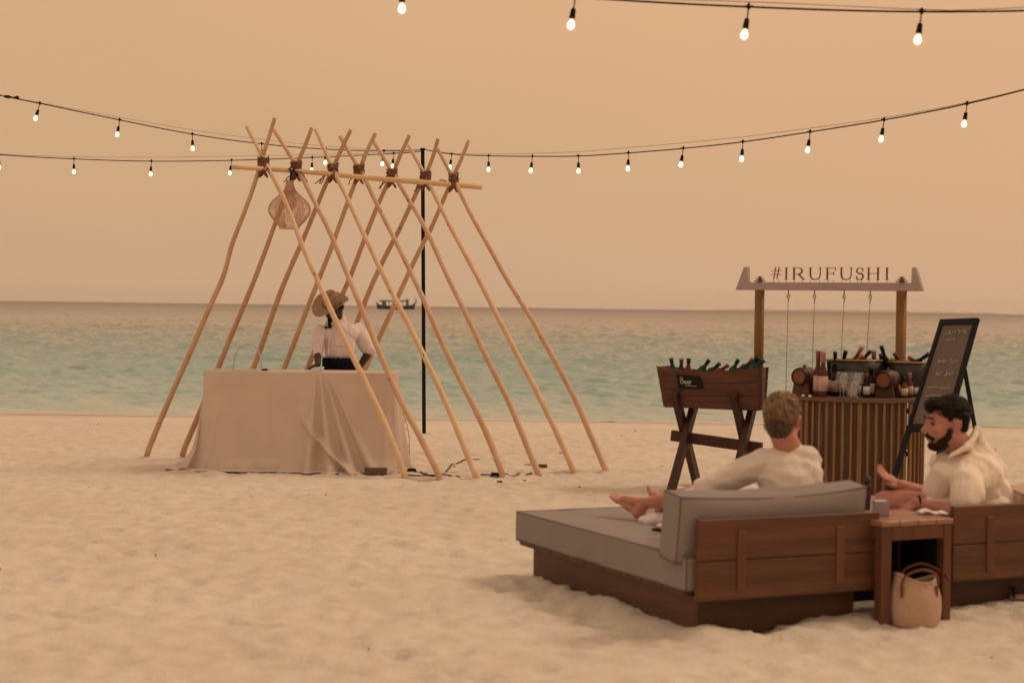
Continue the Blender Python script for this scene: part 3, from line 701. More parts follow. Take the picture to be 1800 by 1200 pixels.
# ------------------------------------------------------------------ cables and scraps on the sand
def gcable(pix, r, name, label, mm=None, z=.010):
    pts = refine([(lambda g: V(g.x, g.y, gz(g.x, g.y) + z))(G(*q)) for q in pix], 5)
    pts = [V(p.x, p.y, gz(p.x, p.y) + z * .7) for p in pts]
    return solo(name, MB().tube(pts, r, 6), mm or M['cable'], label, 'cable', pts[0], smooth=True, group='power cables on the sand')
gcable([(688, 830), (705, 831), (722, 827), (740, 832), (757, 838), (775, 835), (790, 822), (805, 813), (820, 808)], .007, 'power_cable', 'thick black cable looping on the sand up from the hut\'s second front foot')
gcable([(700, 834), (716, 836), (730, 838), (750, 838), (770, 836), (790, 838), (808, 841)], .0055, 'power_cable', 'thin black cable running straight past the feet of the first two front poles')
gcable([(820, 808), (850, 810), (880, 813), (905, 814), (935, 816)], .0045, 'power_cable', 'thin grey brown cable lying behind the middle front poles', M['twig'])
gcable([(845, 838), (870, 839), (905, 838), (918, 831), (935, 834), (925, 838)], .0055, 'power_cable', 'short black cable curling by the foot of the fifth front pole')
for (px, py, sx, sy, lb) in ((724, 828, .08, .04, 'flat black plug block lying on the sand right of the table cloth'), (872, 839, .10, .04, 'flat black junction box on the sand between the third and fourth front poles'), (953, 822, .10, .04, 'small dark brown strap end lying on the sand behind the fifth front pole foot')):
    b = G(px, py); b.z = gz(b.x, b.y); solo('junction_box', MB().box(b + V(0, 0, .018), (sx, sy, .03), Matrix.Rotation(random.uniform(-.4, .4), 3, 'Z'), .006), M['black'] if py != 822 else M['twig'], lb, 'junction box', b)
mb = MB(); rr = random.Random(11)
for k in range(90):
    x = rr.uniform(-6, 6); y = rr.uniform(7, 23); z = gz(x, y) + .003; L_ = rr.uniform(.008, .026) * (1.3 if y > 13 else .9); a = rr.uniform(0, pi)
    mb.box((x, y, z), (L_, L_ * .35, .008), Matrix.Rotation(a, 3, 'Z') @ Matrix.Rotation(rr.uniform(-.3, .3), 3, 'X'))
for (px, py) in ((858, 848), (878, 848), (890, 849), (920, 843), (805, 853)):
    g = G(px, py); mb.box((g.x, g.y, gz(g.x, g.y) + .006), (.05, .02, .012))
tag(mb.build('beach_litter', M['twig']), 'tiny dark bits of dry leaf and coral scattered over the sand', kind='stuff')

# ------------------------------------------------------------------ steel pole and string lights
pb = G(745.5, 760); PT = P(743, 262, pb.y)
pz = gz(pb.x, pb.y)
pl = thing('lamp_cable_pole', 'tall thin black steel pole behind the pole hut holding the light strings', 'pole', (pb.x, pb.y, pz))
d = (PT - V(pb.x, pb.y, pz)); rot = d.to_track_quat('Z', 'Y').to_matrix()
rz = Matrix.Rotation(0, 3, 'Z')
MB().box(V(pb.x, pb.y, pz) + d * .5, (.046, .046, d.length), Matrix(((1, 0, d.x / d.z), (0, 1, d.y / d.z), (0, 0, 1)))).build('shaft', M['black'], pl)
MB().box(PT + V(0, 0, .004), (.062, .062, .012)).build('top_plate', M['black'], pl)
MB().box(V(pb.x, pb.y, pz + .006), (.16, .16, .02)).build('base_plate', M['black'], pl)
def pendant(clip, lean, label, group, lit=True, yy=0, drop=.165, hide_clip=False):
    t = thing('pendant_bulb', label, 'light bulb', tuple(clip + V(0, 0, -drop - .03)), group=group)
    s = clip + V(lean * .35, 0, -drop * .42); q = clip + V(lean * .55, 0, -drop * .58); e = clip + V(lean, 0, -drop)
    ax = (e - q).normalized(); mb = MB()
    mb.box(clip + V(0, 0, .002), (.052, .014, .012), bev=.003).box(clip + V(0, 0, .004), (.016, .018, .036), bev=.003)
    mb.build('clip', M['socket'], t)
    MB().tube([clip, clip + V(lean * .15, 0, -drop * .2), s], .0042, 5).build('cord', M['cable'], t)
    MB().lathe([(.006, -.004), (.012, 0), (.0145, .008), (.016, .035), (.018, .052), (.016, .056)], s, ax, 12).build('socket', M['socket'], t, smooth=True)
    b0 = s + ax * .052
    MB().lathe([(.010, 0), (.012, .006), (.018, .018), (.0235, .034), (.0245, .045), (.0215, .057), (.013, .067), (.003, .070)], b0, ax, 16).build('bulb', M['bulb'] if lit else M['bulb_off'], t, smooth=True)
    if lit: MB().lathe([(.003, .012), (.010, .020), (.0155, .034), (.0165, .043), (.012, .054), (.003, .060)], b0, ax, 14).build('glowing_core', M['core'], t, smooth=True)
def cable(name, pts, label, wire_off):
    c = refine(pts, 6)
    t = thing(name, label, 'light string', tuple(c[0]))
    MB().tube(c, .0058, 6).build('power_cord', M['cable'], t, smooth=True)
    n = len(c)
    MB().tube([p + V(0, .01, wire_off(k / (n - 1))) for k, p in enumerate(c)], .0022, 5).build('support_wire', M['wire'], t, smooth=True)
# right hand string: pole top -> right foreground
A = V(-1.13, 21.6, 0); B = V(3.87, 12.9, 0)
s3 = [(794,271,-3),(859,274,0),(936,275,-3),(1016.5,274.5,1),(1105,269,-1),(1201,261,-4),(1306,249.5,-2),(1424,232,-4),(1554,211,-5),(1700,182.5,-5)]
pts = [PT + V(0, 0, -.005)]
tot = len(s3)
ordn = ['first', 'second', 'third', 'fourth', 'fifth', 'sixth', 'seventh', 'eighth', 'ninth', 'tenth']
for k, (px, py, dx) in enumerate(s3):
    t = .0775 + .0959 * k; y = 21.6 - 8.7 * t; c = P(px, py, y); pts.append(c)
    pendant(c, dx / 3000 * y, 'lit bulb, %s right of the black pole on the right hand string' % ordn[k], 'bulbs on the string right of the pole')
pts += [P(1862, 141, 12.2), P(2040, 85, 11.3)]
cable('light_string', pts, 'black cord light string rising from the black pole to the right edge of the view', lambda t: .006 + .05 * sin(pi * min(1, t * 1.1)) ** 2)
# upper left string
s1 = [(675,265.5,-3,.64),(573,262.5,-1,1.55),(460,253,0,2.497),(338,236,1,3.45),(210,211,-4,4.386),(70,182,-8,5.34)]
pts = [PT + V(0, 0, -.01)]
for k, (px, py, dx, s) in enumerate(s1):
    y = 21.6 - .7 * s; c = P(px, py, y); pts.append(c)
    pendant(c, dx / 3000 * y, 'lit bulb, %s left of the black pole on the upper left string' % ordn[k], 'bulbs on the upper left string')
pts += [P(-80, 152, 17.15), P(-240, 118, 16.5)]
cable('light_string', pts, 'upper left light string sagging down to the black pole behind the hut', lambda t: .004 + .05 * sin(pi * min(1, t * 1.2)) ** 2)
spl = refine([P(-20, 162, 17.3), P(5, 169, 17.4), P(20, 171, 17.5), P(33, 172, 17.55)], 3)
mb = MB(); mb.tube(spl, [.012 + .008 * sin(k * 1.7) for k in range(len(spl))], 7)
solo('cable_joint', mb, M['socket'], 'knotted taped cable joint on the upper left light string at the left edge', 'cable joint', spl[-1], smooth=True)
# lower left string
s2 = [(692,270,-2),(549,277,-1),(407,282,-3),(266,283.5,-1),(130,279.5,0),(-2,272,1)]
pts = [PT + V(-.02, 0, -.03)]
for k, (px, py, dx) in enumerate(s2):
    c = P(px, py, 21.5); pts.append(c)
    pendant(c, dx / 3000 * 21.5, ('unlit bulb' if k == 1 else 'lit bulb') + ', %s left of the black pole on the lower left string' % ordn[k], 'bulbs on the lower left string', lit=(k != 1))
pts += [P(-150, 258, 21.5), P(-320, 235, 21.5)]
cable('light_string', pts, 'lower left light string running level behind the ridge of the pole hut', lambda t: .004 + .05 * sin(pi * min(1, t * 1.2)) ** 2)
# foreground string at the top
s4 = [(707, -34, 0), (1011, -5, -7), (1316, 12.5, -7), (1620, 21, -6)]
pts = [P(300, -110, 9.5)]
for k, (px, py, dx) in enumerate(s4):
    c = P(px, py, 9.5); pts.append(c)
    pendant(c, dx / 3000 * 9.5, 'large lit bulb, %s from the left along the top edge' % ordn[k], 'bulbs on the nearest string at the top edge', drop=.155)
pts += [P(1924, 15, 9.5), P(2230, -8, 9.5)]
cable('light_string', pts, 'nearest light string crossing the top right edge of the view', lambda t: .008 + .022 * abs(sin(t * 9)))

# ------------------------------------------------------------------ boat
def boat():
    y = 860.0; s = y / 3000
    c = P(696, 543, y); c.z = SEA_Z
    t = thing('fishing_boat', 'blue wooden dhoni boat with flat canopy far out on the lagoon', 'boat', tuple(c))
    X = lambda px: (px - 696) * s
    hull = [(661, 13.5), (664, 9.5), (668, 7.5), (680, 6.4), (700, 6.2), (715, 6.6), (724, 8), (729, 11), (731, 16)]
    vs = []; n = len(hull)
    for px, h in hull:
        u = (px - 661) / 70; w = 2.4 * (sin(pi * (u * .92 + .04)) ** .5)
        kx = X(696) + (X(px) - X(696)) * .93
        vs += [c + V(X(px), -w, h * s), c + V(kx, -w * .6, -.4), c + V(kx, w * .6, -.4), c + V(X(px), w, h * s)]
    fs = [(4 * i + a, 4 * i + 4 + a, 4 * i + 5 + a, 4 * i + 1 + a) for i in range(n - 1) for a in range(3)] + [(4 * i + 3, 4 * i + 7, 4 * i + 4, 4 * i) for i in range(n - 1)] + [(0, 1, 2, 3), tuple(4 * (n - 1) + a for a in range(4))]
    MB().add(vs, fs).build('hull', M['hull'], t)
    MB().box(c + V(X(692), 0, 14.5 * s), (X(717) - X(667), 3.6, .75)).build('canopy', M['boatr'], t)
    MB().box(c + V(X(675), 0, 8.5 * s), (1.9, 3, 11 * s)).build('cabin', M['boatw'], t)
    MB().box(c + V(X(716), 0, 10.5 * s), (1.3, 2.4, 15 * s)).build('wheelhouse', M['boatw'], t)
    for px in (684, 692, 700, 708): MB().tube([c + V(X(px), -1.6, 4 * s), c + V(X(px), -1.6, 14.4 * s)], .12, 6).build('post', M['boatw'], t)
    MB().tube([c + V(X(728), 0, 9 * s), c + V(X(731.5), 0, 14 * s), c + V(X(731), 0, 18 * s), c + V(X(729), 0, 20 * s)], [.5, .35, .25, .15], 6).build('prow', M['boatw'], t)
boat()

# ------------------------------------------------------------------ bar stand
BX, BY = 2.885, 14.25
bar = thing('bar_stand', 'curved wooden slat bar counter with two posts carrying the hashtag board', 'bar', (BX, BY, 0))
RB = .545
PL = P(1335.5, 510, 15.12); PR_ = P(1585, 511, 14.46); PL.z = PR_.z = 0
BE = (PR_ - PL).normalized(); BN = V(BE.y, -BE.x, 0)          # along the board, and its normal towards the beach
def PX(px):      # pixel column -> distance along the board
    r = ray(px, 505); t = (PL.x * BE.y - PL.y * BE.x) / (r.x * BE.y - r.y * BE.x); return (V(r.x * t, r.y * t, 0) - PL).dot(BE)
def at(s_, n_=0.0, z=0.0): return PL + BE * s_ + BN * n_ + V(0, 0, z)
bz0 = 1.6 + (545.8 - 509.6) / 3000 * 15.0
LW = (PR_ - PL).length
MB().lathe([(.043, P(1335, 716, 15.12).z + .01), (.043, bz0)], at(0, -.0), n=20).build('post', M['post'], bar, smooth=True)
MB().lathe([(.045, -.03), (.044, bz0)], at(LW, -.0), n=20).build('post', M['post'], bar, smooth=True)
bz1 = bz0 + .070
def board(p): return at(p.x, p.z, p.y)
poly = [(PX(1295), bz0), (PX(1624), bz0), (PX(1610.5), bz0 + .20), (PX(1604), bz0 + .20), (PX(1603), bz1), (PX(1316.5), bz1), (PX(1315.5), bz0 + .205), (PX(1309), bz0 + .205)]
MB().prism(poly, -.028, .028, board).build('name_board', M['beamp'], bar, bevel=.003)
for s_ in (0, LW):   # stacked disc caps
    for q, (r, h) in enumerate(((.050, .006), (.037, .024), (.023, .042))):
        MB().lathe([(r, 0), (r, .009)], at(s_, 0, bz1 + h), n=18).build('cap_disc', M['brass'], bar)
        MB().lathe([(r * .5, -.010), (r * .5, .002)], at(s_, 0, bz1 + h), n=12).build('cap_core', M['beamp'], bar)
# letters: serif strokes cut from plate
LH = .107; LZ = bz1 + .018
def strokes(ch, x0, x1):
    w = x1 - x0; T = .0125; t = .0055; sr = .0045; out = []
    bar_ = lambda a, b, c, d: out.append([(a, b), (c, b), (c, d), (a, d)])
    def serif(cx, z, hw=.014): bar_(cx - hw, z, cx + hw, z + sr)
    def arc(pts, ws):
        for i in range(len(pts) - 1):
            (ax, az), (bx, bz) = pts[i], pts[i + 1]; dx, dz = bx - ax, bz - az; l = math.hypot(dx, dz); nx_, nz_ = -dz / l, dx / l; a, b = ws[i] / 2, ws[i + 1] / 2
            out.append([(ax - nx_ * a, az - nz_ * a), (bx - nx_ * b, bz - nz_ * b), (bx + nx_ * b, bz + nz_ * b), (ax + nx_ * a, az + nz_ * a)])
    if ch == 'I':
        c = (x0 + x1) / 2; bar_(c - T / 2, 0, c + T / 2, LH); serif(c, 0); serif(c, LH - sr)
    elif ch == 'H':
        for c in (x0 + .015, x1 - .015): bar_(c - T / 2, 0, c + T / 2, LH); serif(c, 0); serif(c, LH - sr)
        bar_(x0 + .015, LH * .5, x1 - .015, LH * .5 + t)
    elif ch == 'F':
        c = x0 + .015; bar_(c - T / 2, 0, c + T / 2, LH); serif(c, 0); bar_(x0, LH - t, x1, LH); bar_(x1 - t * .8, LH - .024, x1, LH); bar_(c, LH * .5, x1 - .016, LH * .5 + t); bar_(x1 - .020, LH * .5 - .011, x1 - .016, LH * .5 + .016)
    elif ch == 'U':
        a = x0 + .016; b = x1 - .014; r = (b - a) / 2; zc = r * .95
        bar_(a - T / 2, zc, a + T / 2, LH); bar_(b - t / 2, zc, b + t / 2, LH); serif(a, LH - sr); serif(b, LH - sr, .012)
        n = 12; arc([((a + b) / 2 - r * cos(pi * i / n), zc - (zc - .003) * sin(pi * i / n)) for i in range(n + 1)], [T + (t - T) * i / n for i in range(n + 1)])
    elif ch == 'R':
        c = x0 + .015; bar_(c - T / 2, 0, c + T / 2, LH); serif(c, 0); serif(c - .004, LH - sr, .010)
        r = LH * .245; cx = x0 + w * .50; zc = LH - r - t / 2
        bar_(c, LH - t, cx, LH); bar_(c, LH - 2 * r - t, cx, LH - 2 * r)
        n = 12; arc([(cx + (w * .27) * sin(pi * i / n), zc + r * cos(pi * i / n)) for i in range(n + 1)], [t + (T - t) * sin(pi * i / n) for i in range(n + 1)])
        arc([(cx - .002, LH - 2 * r - t / 2), (x1 - .014, .006), (x1, .003)], [T, T, .004])
    elif ch == 'S':
        pts = []; ws = []; n = 22; cx = (x0 + x1) / 2; r1 = w * .36; ra = LH * .235; rb = LH * .265
        for i in range(12): a = math.radians(30 + 240 * i / 11); pts.append((cx + r1 * cos(a), LH - ra + ra * sin(a) - t / 2)); ws.append(t + (T - t) * max(0, (i - 3) / 8))
        for i in range(1, 12): a = math.radians(90 - 240 * i / 11); pts.append((cx + r1 * 1.08 * cos(a), rb + rb * sin(a) + t / 2)); ws.append(T - (T - t) * max(0, (i - 2) / 9))
        arc(pts, ws); bar_(cx + r1 * .82, LH - .034, cx + r1 * .82 + .005, LH - .004); bar_(cx - r1 * 1.1, .004, cx - r1 * 1.1 + .005, .036)
    elif ch == '#':
        for c in (x0 + w * .34, x0 + w * .68): arc([(c - .008, 0), (c + .010, LH)], [.0055, .0055])
        for z in (LH * .36, LH * .66): bar_(x0, z, x1, z + .0055)
    return out
letters = [('#', 1355.5, 1372.5), ('I', 1377.5, 1386), ('R', 1392.5, 1414.5), ('U', 1421, 1444), ('F', 1451, 1468.5), ('U', 1475.5, 1498.5), ('S', 1503.5, 1518.5), ('H', 1523.5, 1546), ('I', 1554, 1563.5)]
for i, (ch, a, b) in enumerate(letters):
    mb = MB(); x0, x1 = PX(a), PX(b); lift = .004 if ch != '#' else .010
    for j, q in enumerate(strokes(ch, x0, x1)):
        d = .008 + .0004 * (j % 5)
        mb.prism(q, -d, d, lambda p: at(p.x, p.z, LZ + lift + p.y))
    o = mb.build('letter', M['letter2'] if ch == '#' else M['letterI'], bar); o['label'] = 'cut metal letter %s' % ch if ch != '#' else 'red cut metal hash sign'
    pn = MB()
    for x in ([(x0 + x1) / 2] if x1 - x0 < .06 else [x0 + .02, x1 - .02]): pn.tube([at(x, 0, bz1 - .005), at(x, 0, LZ + lift + .003)], .002, 5)
    pn.build('letter_pin', M['brass'], o)
# swing cords below the board
for (px, ex, ey) in ((1386, 1381.5, 690), (1432, 1428, 655), (1484, 1478, 640), (1530, 1523, 635)):
    c = at(PX(px), 0, bz0); e = P(ex, ey, c.y)
    sc = MB(); sc.tube([c + V(.011 * cos(a * .5236), 0, -.052 + .013 * sin(a * .5236) * 1.15) for a in range(12)], .0042, 6, closed=True)
    sc.tube([c + V(0, 0, .01), c + V(0, 0, -.038)], .005, 6); sc.tube([c + V(0, 0, -.066), c + V(.006, 0, -.082), c + V(-.004, 0, -.092), c + V(0, 0, -.105)], .0045, 6)
    h = sc.build('eye_hook', M['brass'], bar, smooth=True)
    MB().tube([c + V(0, 0, -.10), (c + e) / 2 + V(-.002, 0, -.05), e], .0028, 5).build('cord', M['wire'], bar, smooth=True)
# counter
ZC = .905
def arcpoly(r, a0, a1, n=30, cy=0): return [(BX + r * cos(a0 + (a1 - a0) * i / n), BY + r * sin(a0 + (a1 - a0) * i / n)) for i in range(n + 1)]
MB().prism(arcpoly(RB + .035, -pi, 0) + [(BX + RB + .035, BY + .22), (BX - RB - .035, BY + .22)], ZC - .035, ZC).build('counter_top', M['counter'], bar, bevel=.004)
ns = 26
for k in range(ns * 2):
    a = -pi * (1 - (k + .5) / (ns * 2)); rr = random.Random(k); wide = k % 2 == 0  # narrow pale slats paint the light on the board edges
    r = RB - (.012 if wide else -.003); w = (.044 if wide else .022) + rr.uniform(-.003, .003)
    if k % 14 == 9: w = .036; r = RB + .006
    if wide and k in (2, 4, 36): continue      # open gaps one sees through
    rot = Matrix.Rotation(a - pi / 2 + rr.uniform(-.06, .06), 3, 'Z')
    MB().box((BX + r * cos(a), BY + r * sin(a), (ZC - .036) / 2), (w, .022, ZC - .038), rot, .003).build('slat', M['slat_d'] if wide else M['slat'], bar)
for z in (.10, .45, .80):
    MB().prism(arcpoly(RB - .03, -pi * .99, -.03) + list(reversed(arcpoly(RB - .06, -pi * .99, -.03))), z - .02, z + .02).build('inner_rail', M['slat_d'], bar)
MB().prism(arcpoly(RB - .13, -pi * .70, -.05) + list(reversed(arcpoly(RB - .145, -pi * .70, -.05))), .02, ZC - .04).build('added_inner_panel', M['slat_d'], bar)  # panel added behind the slats to darken the inside
MB().box((BX, BY + .2, .45), (1.0, .02, .02)).build('back_rail', M['slat_d'], bar)

def oneg(c, ax, prof, mm, name, parent, n=14): return MB().lathe(prof, c, ax, n).build(name, mm, parent, smooth=True)
def bottle(base, top, s, glass_m, foil_m, label_m, text, group, kind='wine'):
    """bottle whose axis runs base->top; s scales its thickness"""
    base, top = Vector(base), Vector(top); ax = top - base; h = ax.length; ax.normalize()
    t = thing('wine_bottle' if kind == 'wine' else 'beer_bottle', text, 'bottle', tuple(base), group=group)
    R = (.038 if kind == 'wine' else .036) * s; q = (.52, .62, .72, .76) if kind == 'wine' else (.55, .64, .74, .80)
    oneg(base, ax, [(R * .9, 0), (R, .008), (R, h * q[0]), (R * .85, h * (q[0] + .04)), (R * .55, h * q[1] + .01), (R * .45, h * q[2]), (R * .45, h * .97)], glass_m, 'glass', t)
    oneg(base, ax, [(R * .50, h * q[3]), (R * .52, h * .93), (R * .58, h * .94), (R * .58, h * .985), (R * .4, h)], foil_m, 'cap' if kind != 'wine' else 'neck_foil', t)
    if label_m: oneg(base, ax, [(R * 1.015, h * .13), (R * 1.015, h * .46)], label_m, 'paper_label', t)
    return t
# standing on the counter
def onbar(px, dy): x = P(px, 700, BY + dy).x; return V(x, BY + dy, ZC)
for (px, dy, topy, s, g, f, l, tx) in (
    (1437, -.30, 616, 1.0, 'g_rose', 'foil_r', 'lab_pink', 'tall rose wine bottle with dusty red foil, standing right of the left keg'),
    (1446, -.36, 618, 1.05, 'g_rose', 'foil_p', 'lab_pink', 'rose bottle with pink foil and big pink label in front of its taller neighbour'),
    (1467, -.20, 637, .95, 'g_dark', 'foil_k', 'lab_pink', 'dark wine bottle with pale pink label left of the wine glasses'),
    (1456, -.10, 634, .8, 'g_dark', 'foil_k', 'lab_white', 'slim dark bottle with white label behind the rose bottles'),
    (1530, -.30, 645, .95, 'g_dark', 'foil_k', 'lab_cream', 'dark wine bottle with cream label just left of the right keg'),
    (1517, -.12, 638, .95, 'g_dark', 'foil_b', None, 'dark bottle without label behind the glasses, left of the right keg'),
    (1610, -.15, 660, .9, 'g_dark', 'foil_k', 'lab_white', 'short dark bottle in the shade beside the menu board'),
    (1496, -.05, 640, .9, 'g_amber', 'foil_y', 'lab_white', 'amber bottle with gold foil standing behind the wine glasses'),
    (1476, -.10, 650, .85, 'g_rose', 'foil_p', 'lab_white', 'short rose bottle peeking out behind the left wine glass'),
    (1507, -.22, 652, .8, 'g_green', 'foil_k', 'lab_white', 'short green bottle with white label behind the napkin pack'),
    (1523, -.36, 656, .75, 'g_dark', 'foil_r', 'lab_white', 'small dark bottle with white label in front, left of the right keg'),
    (1589, -.36, 662, .8, 'g_amber', 'foil_k', 'lab_cream', 'small amber bottle right of the right keg'),
    (1485, -.14, 648, .85, 'g_dark', 'foil_y', 'lab_cream', 'dark bottle with gold foil standing behind the middle wine glasses'),
    (1542, -.10, 642, .85, 'g_green', 'foil_k', None, 'green bottle standing behind the right keg, left side'),
    (1578, -.12, 648, .85, 'g_dark', 'foil_r', 'lab_cream', 'dark bottle with red foil standing behind the right keg'),
    (1598, -.28, 655, .85, 'g_rose', 'foil_p', 'lab_pink', 'rose bottle with pink label in front of the right tub'),
    (1620, -.05, 650, .85, 'g_dark', 'foil_k', 'lab_white', 'dark bottle with white label half behind the menu board'),
    (1428, -.12, 650, .8, 'g_amber', 'foil_r', 'lab_cream', 'amber bottle half hidden between the left keg and the rose bottles')):
    b = onbar(px, dy); tz = P(px, topy, b.y).z; bottle(b, V(b.x, b.y, tz), s, M[g], M[f], M[l] if l else None, tx, 'bottles standing on the bar counter')
# glasses
for i, (px, dy, tx) in enumerate(((1477, -.38, 'wine glass standing empty, left one of the row  in the row'), (1489, -.34, 'wine glass with wide bowl, second from the left in the row'), (1500, -.40, 'wine glass catching the light, third from the left in the row'), (1511, -.34, 'wine glass, rightmost of the row beside the dark bottle'), (1483, -.48, 'wine glass standing nearest the counter edge on the left'), (1506, -.50, 'wine glass standing nearest the counter edge on the right'))):
    b = onbar(px, dy); t = thing('wine_glass', tx, 'glass', tuple(b), group='wine glasses on the bar counter')
    MB().lathe([(.033, 0), (.033, .003), (.006, .008), (.004, .02), (.004, .085), (.012, .095), (.030, .112), (.038, .14), (.037, .17), (.031, .205), (.029, .205), (.035, .17), (.036, .14), (.027, .114), (.004, .100)], b, n=20).build('bowl_and_stem', M['g_clear'], t, smooth=True)
b = onbar(1483, -.30)
solo('napkin_stack', MB().box(b + V(.07, 0, .055), (.06, .05, .11), Matrix.Rotation(.3, 3, 'Z'), .006), M['paper'], 'upright pack of white napkins behind the wine glasses', 'napkins', b + V(.07, 0, 0))
for (px, dy, lb) in ((1412, -.30, 'tiny white tealight at the left end of the counter'), (1424, -.36, 'tiny white tealight right of the left keg stand')):
    b = onbar(px, dy); solo('tealight', MB().lathe([(.014, 0), (.014, .014)], b, n=12), M['paper'], lb, 'candle', b)
# small kegs
def keg(px, py, y, R, ln, ax, tx):
    c = P(px, py, y); ax = Vector(ax).normalized(); t = thing('small_keg', tx, 'keg', (c.x + ax.x * ln / 2, c.y + ax.y * ln / 2, ZC))
    MB().lathe([(R * .86, 0), (R * .88, .002), (R * .97, ln * .25), (R * 1.03, ln * .5), (R * .97, ln * .75), (R * .88, ln)], c, ax, 24).build('staves', M['keg'], t, smooth=True)
    MB().lathe([(R * .74, -.004), (R * .74, .004)], c, ax, 24).build('keg_head', M['keg_head'], t)
    MB().lathe([(R * .89, -.012), (R * .91, .0), (R * .77, .0), (R * .76, -.012)], c, ax, 24, cap=False).build('rim', M['keg'], t, smooth=True)
    for q in (.06, .22, .78, .94):
        rr_ = R * (.89 + .135 * sin(pi * q)); MB().lathe([(rr_, ln * q - .008), (rr_ + .003, ln * q), (rr_, ln * q + .008)], c, ax, 24, cap=False).build('hoop', M['hoop'], t)
    m2 = c + ax * ln * .5; MB().lathe([(.012, R * .98), (.014, R * 1.2), (.006, R * 1.25)], m2, (0, 0, 1), 10).build('bung', M['keg'], t)
    z1 = c.z - R * .78
    ys = V(-ax.y, ax.x, 0)
    for q in (.2, .8):
        p = c + ax * ln * q
        vs = []
        rot = Matrix((ys, ax, V(0, 0, 1))).transposed()
        pol = [(-R * 1.05, 0), (R * 1.05, 0), (R * .95, (z1 - ZC) * .45), (R * .8, z1 - ZC + R * .22), (R * .35, z1 - ZC), (-R * .35, z1 - ZC), (-R * .8, z1 - ZC + R * .22), (-R * .95, (z1 - ZC) * .45)]
        MB().prism(pol, -.012, .012, lambda pp: V(p.x, p.y, ZC) + rot @ V(pp.x, pp.z, pp.y)).build('cradle', M['keg'], t)
keg(1405, 662, 13.98, .078, .17, (.62, .75, 0), 'small dark keg on a cradle at the left end of the bar counter')
keg(1553, 668, 13.82, .080, .19, (.55, .80, 0), 'small keg with reddish head on a cradle on the right half of the counter')
# ice tubs
def tub(cx, cy, r, h, tx):
    t = thing('ice_tub', tx, 'ice tub', (cx, cy, ZC))
    MB().lathe([(r * .62, 0), (r * .86, h * .35), (r, h), (r * .97, h), (r * .83, h * .38), (r * .6, .01)], (cx, cy, ZC), n=32).build('tub_wall', M['steel'], t, smooth=True)
    MB().tube([(cx + r * 1.0 * cos(a * .2618), cy + r * 1.0 * sin(a * .2618), ZC + h) for a in range(24)], .007, 6, closed=True).build('rim', M['foil_y'], t, smooth=True)
    MB().lathe([(r * .92, h * .8), (.01, h * .84)], (cx, cy, ZC), n=24).build('ice', M['ice'], t, smooth=True)
zt = P(1500, 632, 14.25).z
T1 = (P(1502, 632, 14.25).x, 14.25); T2 = (P(1598, 632, 14.25).x, 14.25)
tub(T1[0], T1[1], .235, zt - ZC, 'wide steel ice tub full of wine bottles at the middle of the counter')
tub(T2[0], T2[1], .215, zt - ZC - .012, 'steel ice tub with few bottles at the counter\'s right end beside the menu board')
for (tx_, ty_, bx, by, s, g, f, tx) in (
    (1468, 618, 1468, 660, .8, 'g_dark', 'foil_k', 'upright dark bottle with black foil at the left of the wine tub'),
    (1487, 616, 1474, 665, .9, 'g_green', 'foil_k', 'green bottle with black foil leaning right in the wine tub'),
    (1516, 609, 1490, 655, .85, 'g_rose', 'foil_p', 'rose bottle with pink foil leaning steeply right in the wine tub'),
    (1531, 616, 1500, 650, .8, 'g_amber', 'foil_k', 'amber bottle with black foil lying low in the wine tub'),
    (1519, 624, 1480, 648, .8, 'g_rose', 'foil_o', 'bottle with orange foil lying almost flat in the wine tub'),
    (1536, 615, 1537, 672, 1.0, 'g_rose', 'foil_p', 'thick pink necked bottle standing up at the right of the wine tub'),
    (1549, 608, 1562, 650, .85, 'g_dark', 'foil_k', 'tall dark bottle leaning left between the two tubs'),
    (1548, 622, 1552, 665, .8, 'g_dark', 'foil_b', 'blue black topped bottle behind the right keg'),
    (1572, 621, 1588, 650, .8, 'g_amber', 'foil_v', 'bottle with violet foil leaning left in the right tub'),
    (1566, 631, 1600, 646, .8, 'g_amber', 'foil_y', 'bottle with gold foil lying flat in the right tub'),
    (1597, 628, 1630, 646, .85, 'g_brown', 'foil_r', 'dark red bottle lying flat in the right tub'),
    (1634, 621, 1603, 642, .85, 'g_dark', 'foil_k', 'dark bottle with black foil leaning right towards the menu board')):
    y = 14.12 if tx_ < 1545 else 14.16
    top = P(tx_, ty_, y - .03); bs = P(bx, by, y + .06); d = (bs - top).normalized(); bs = top + d * .29
    bottle(bs, top, s, M[g], M[f], None, tx, 'wine bottles in the ice tubs')

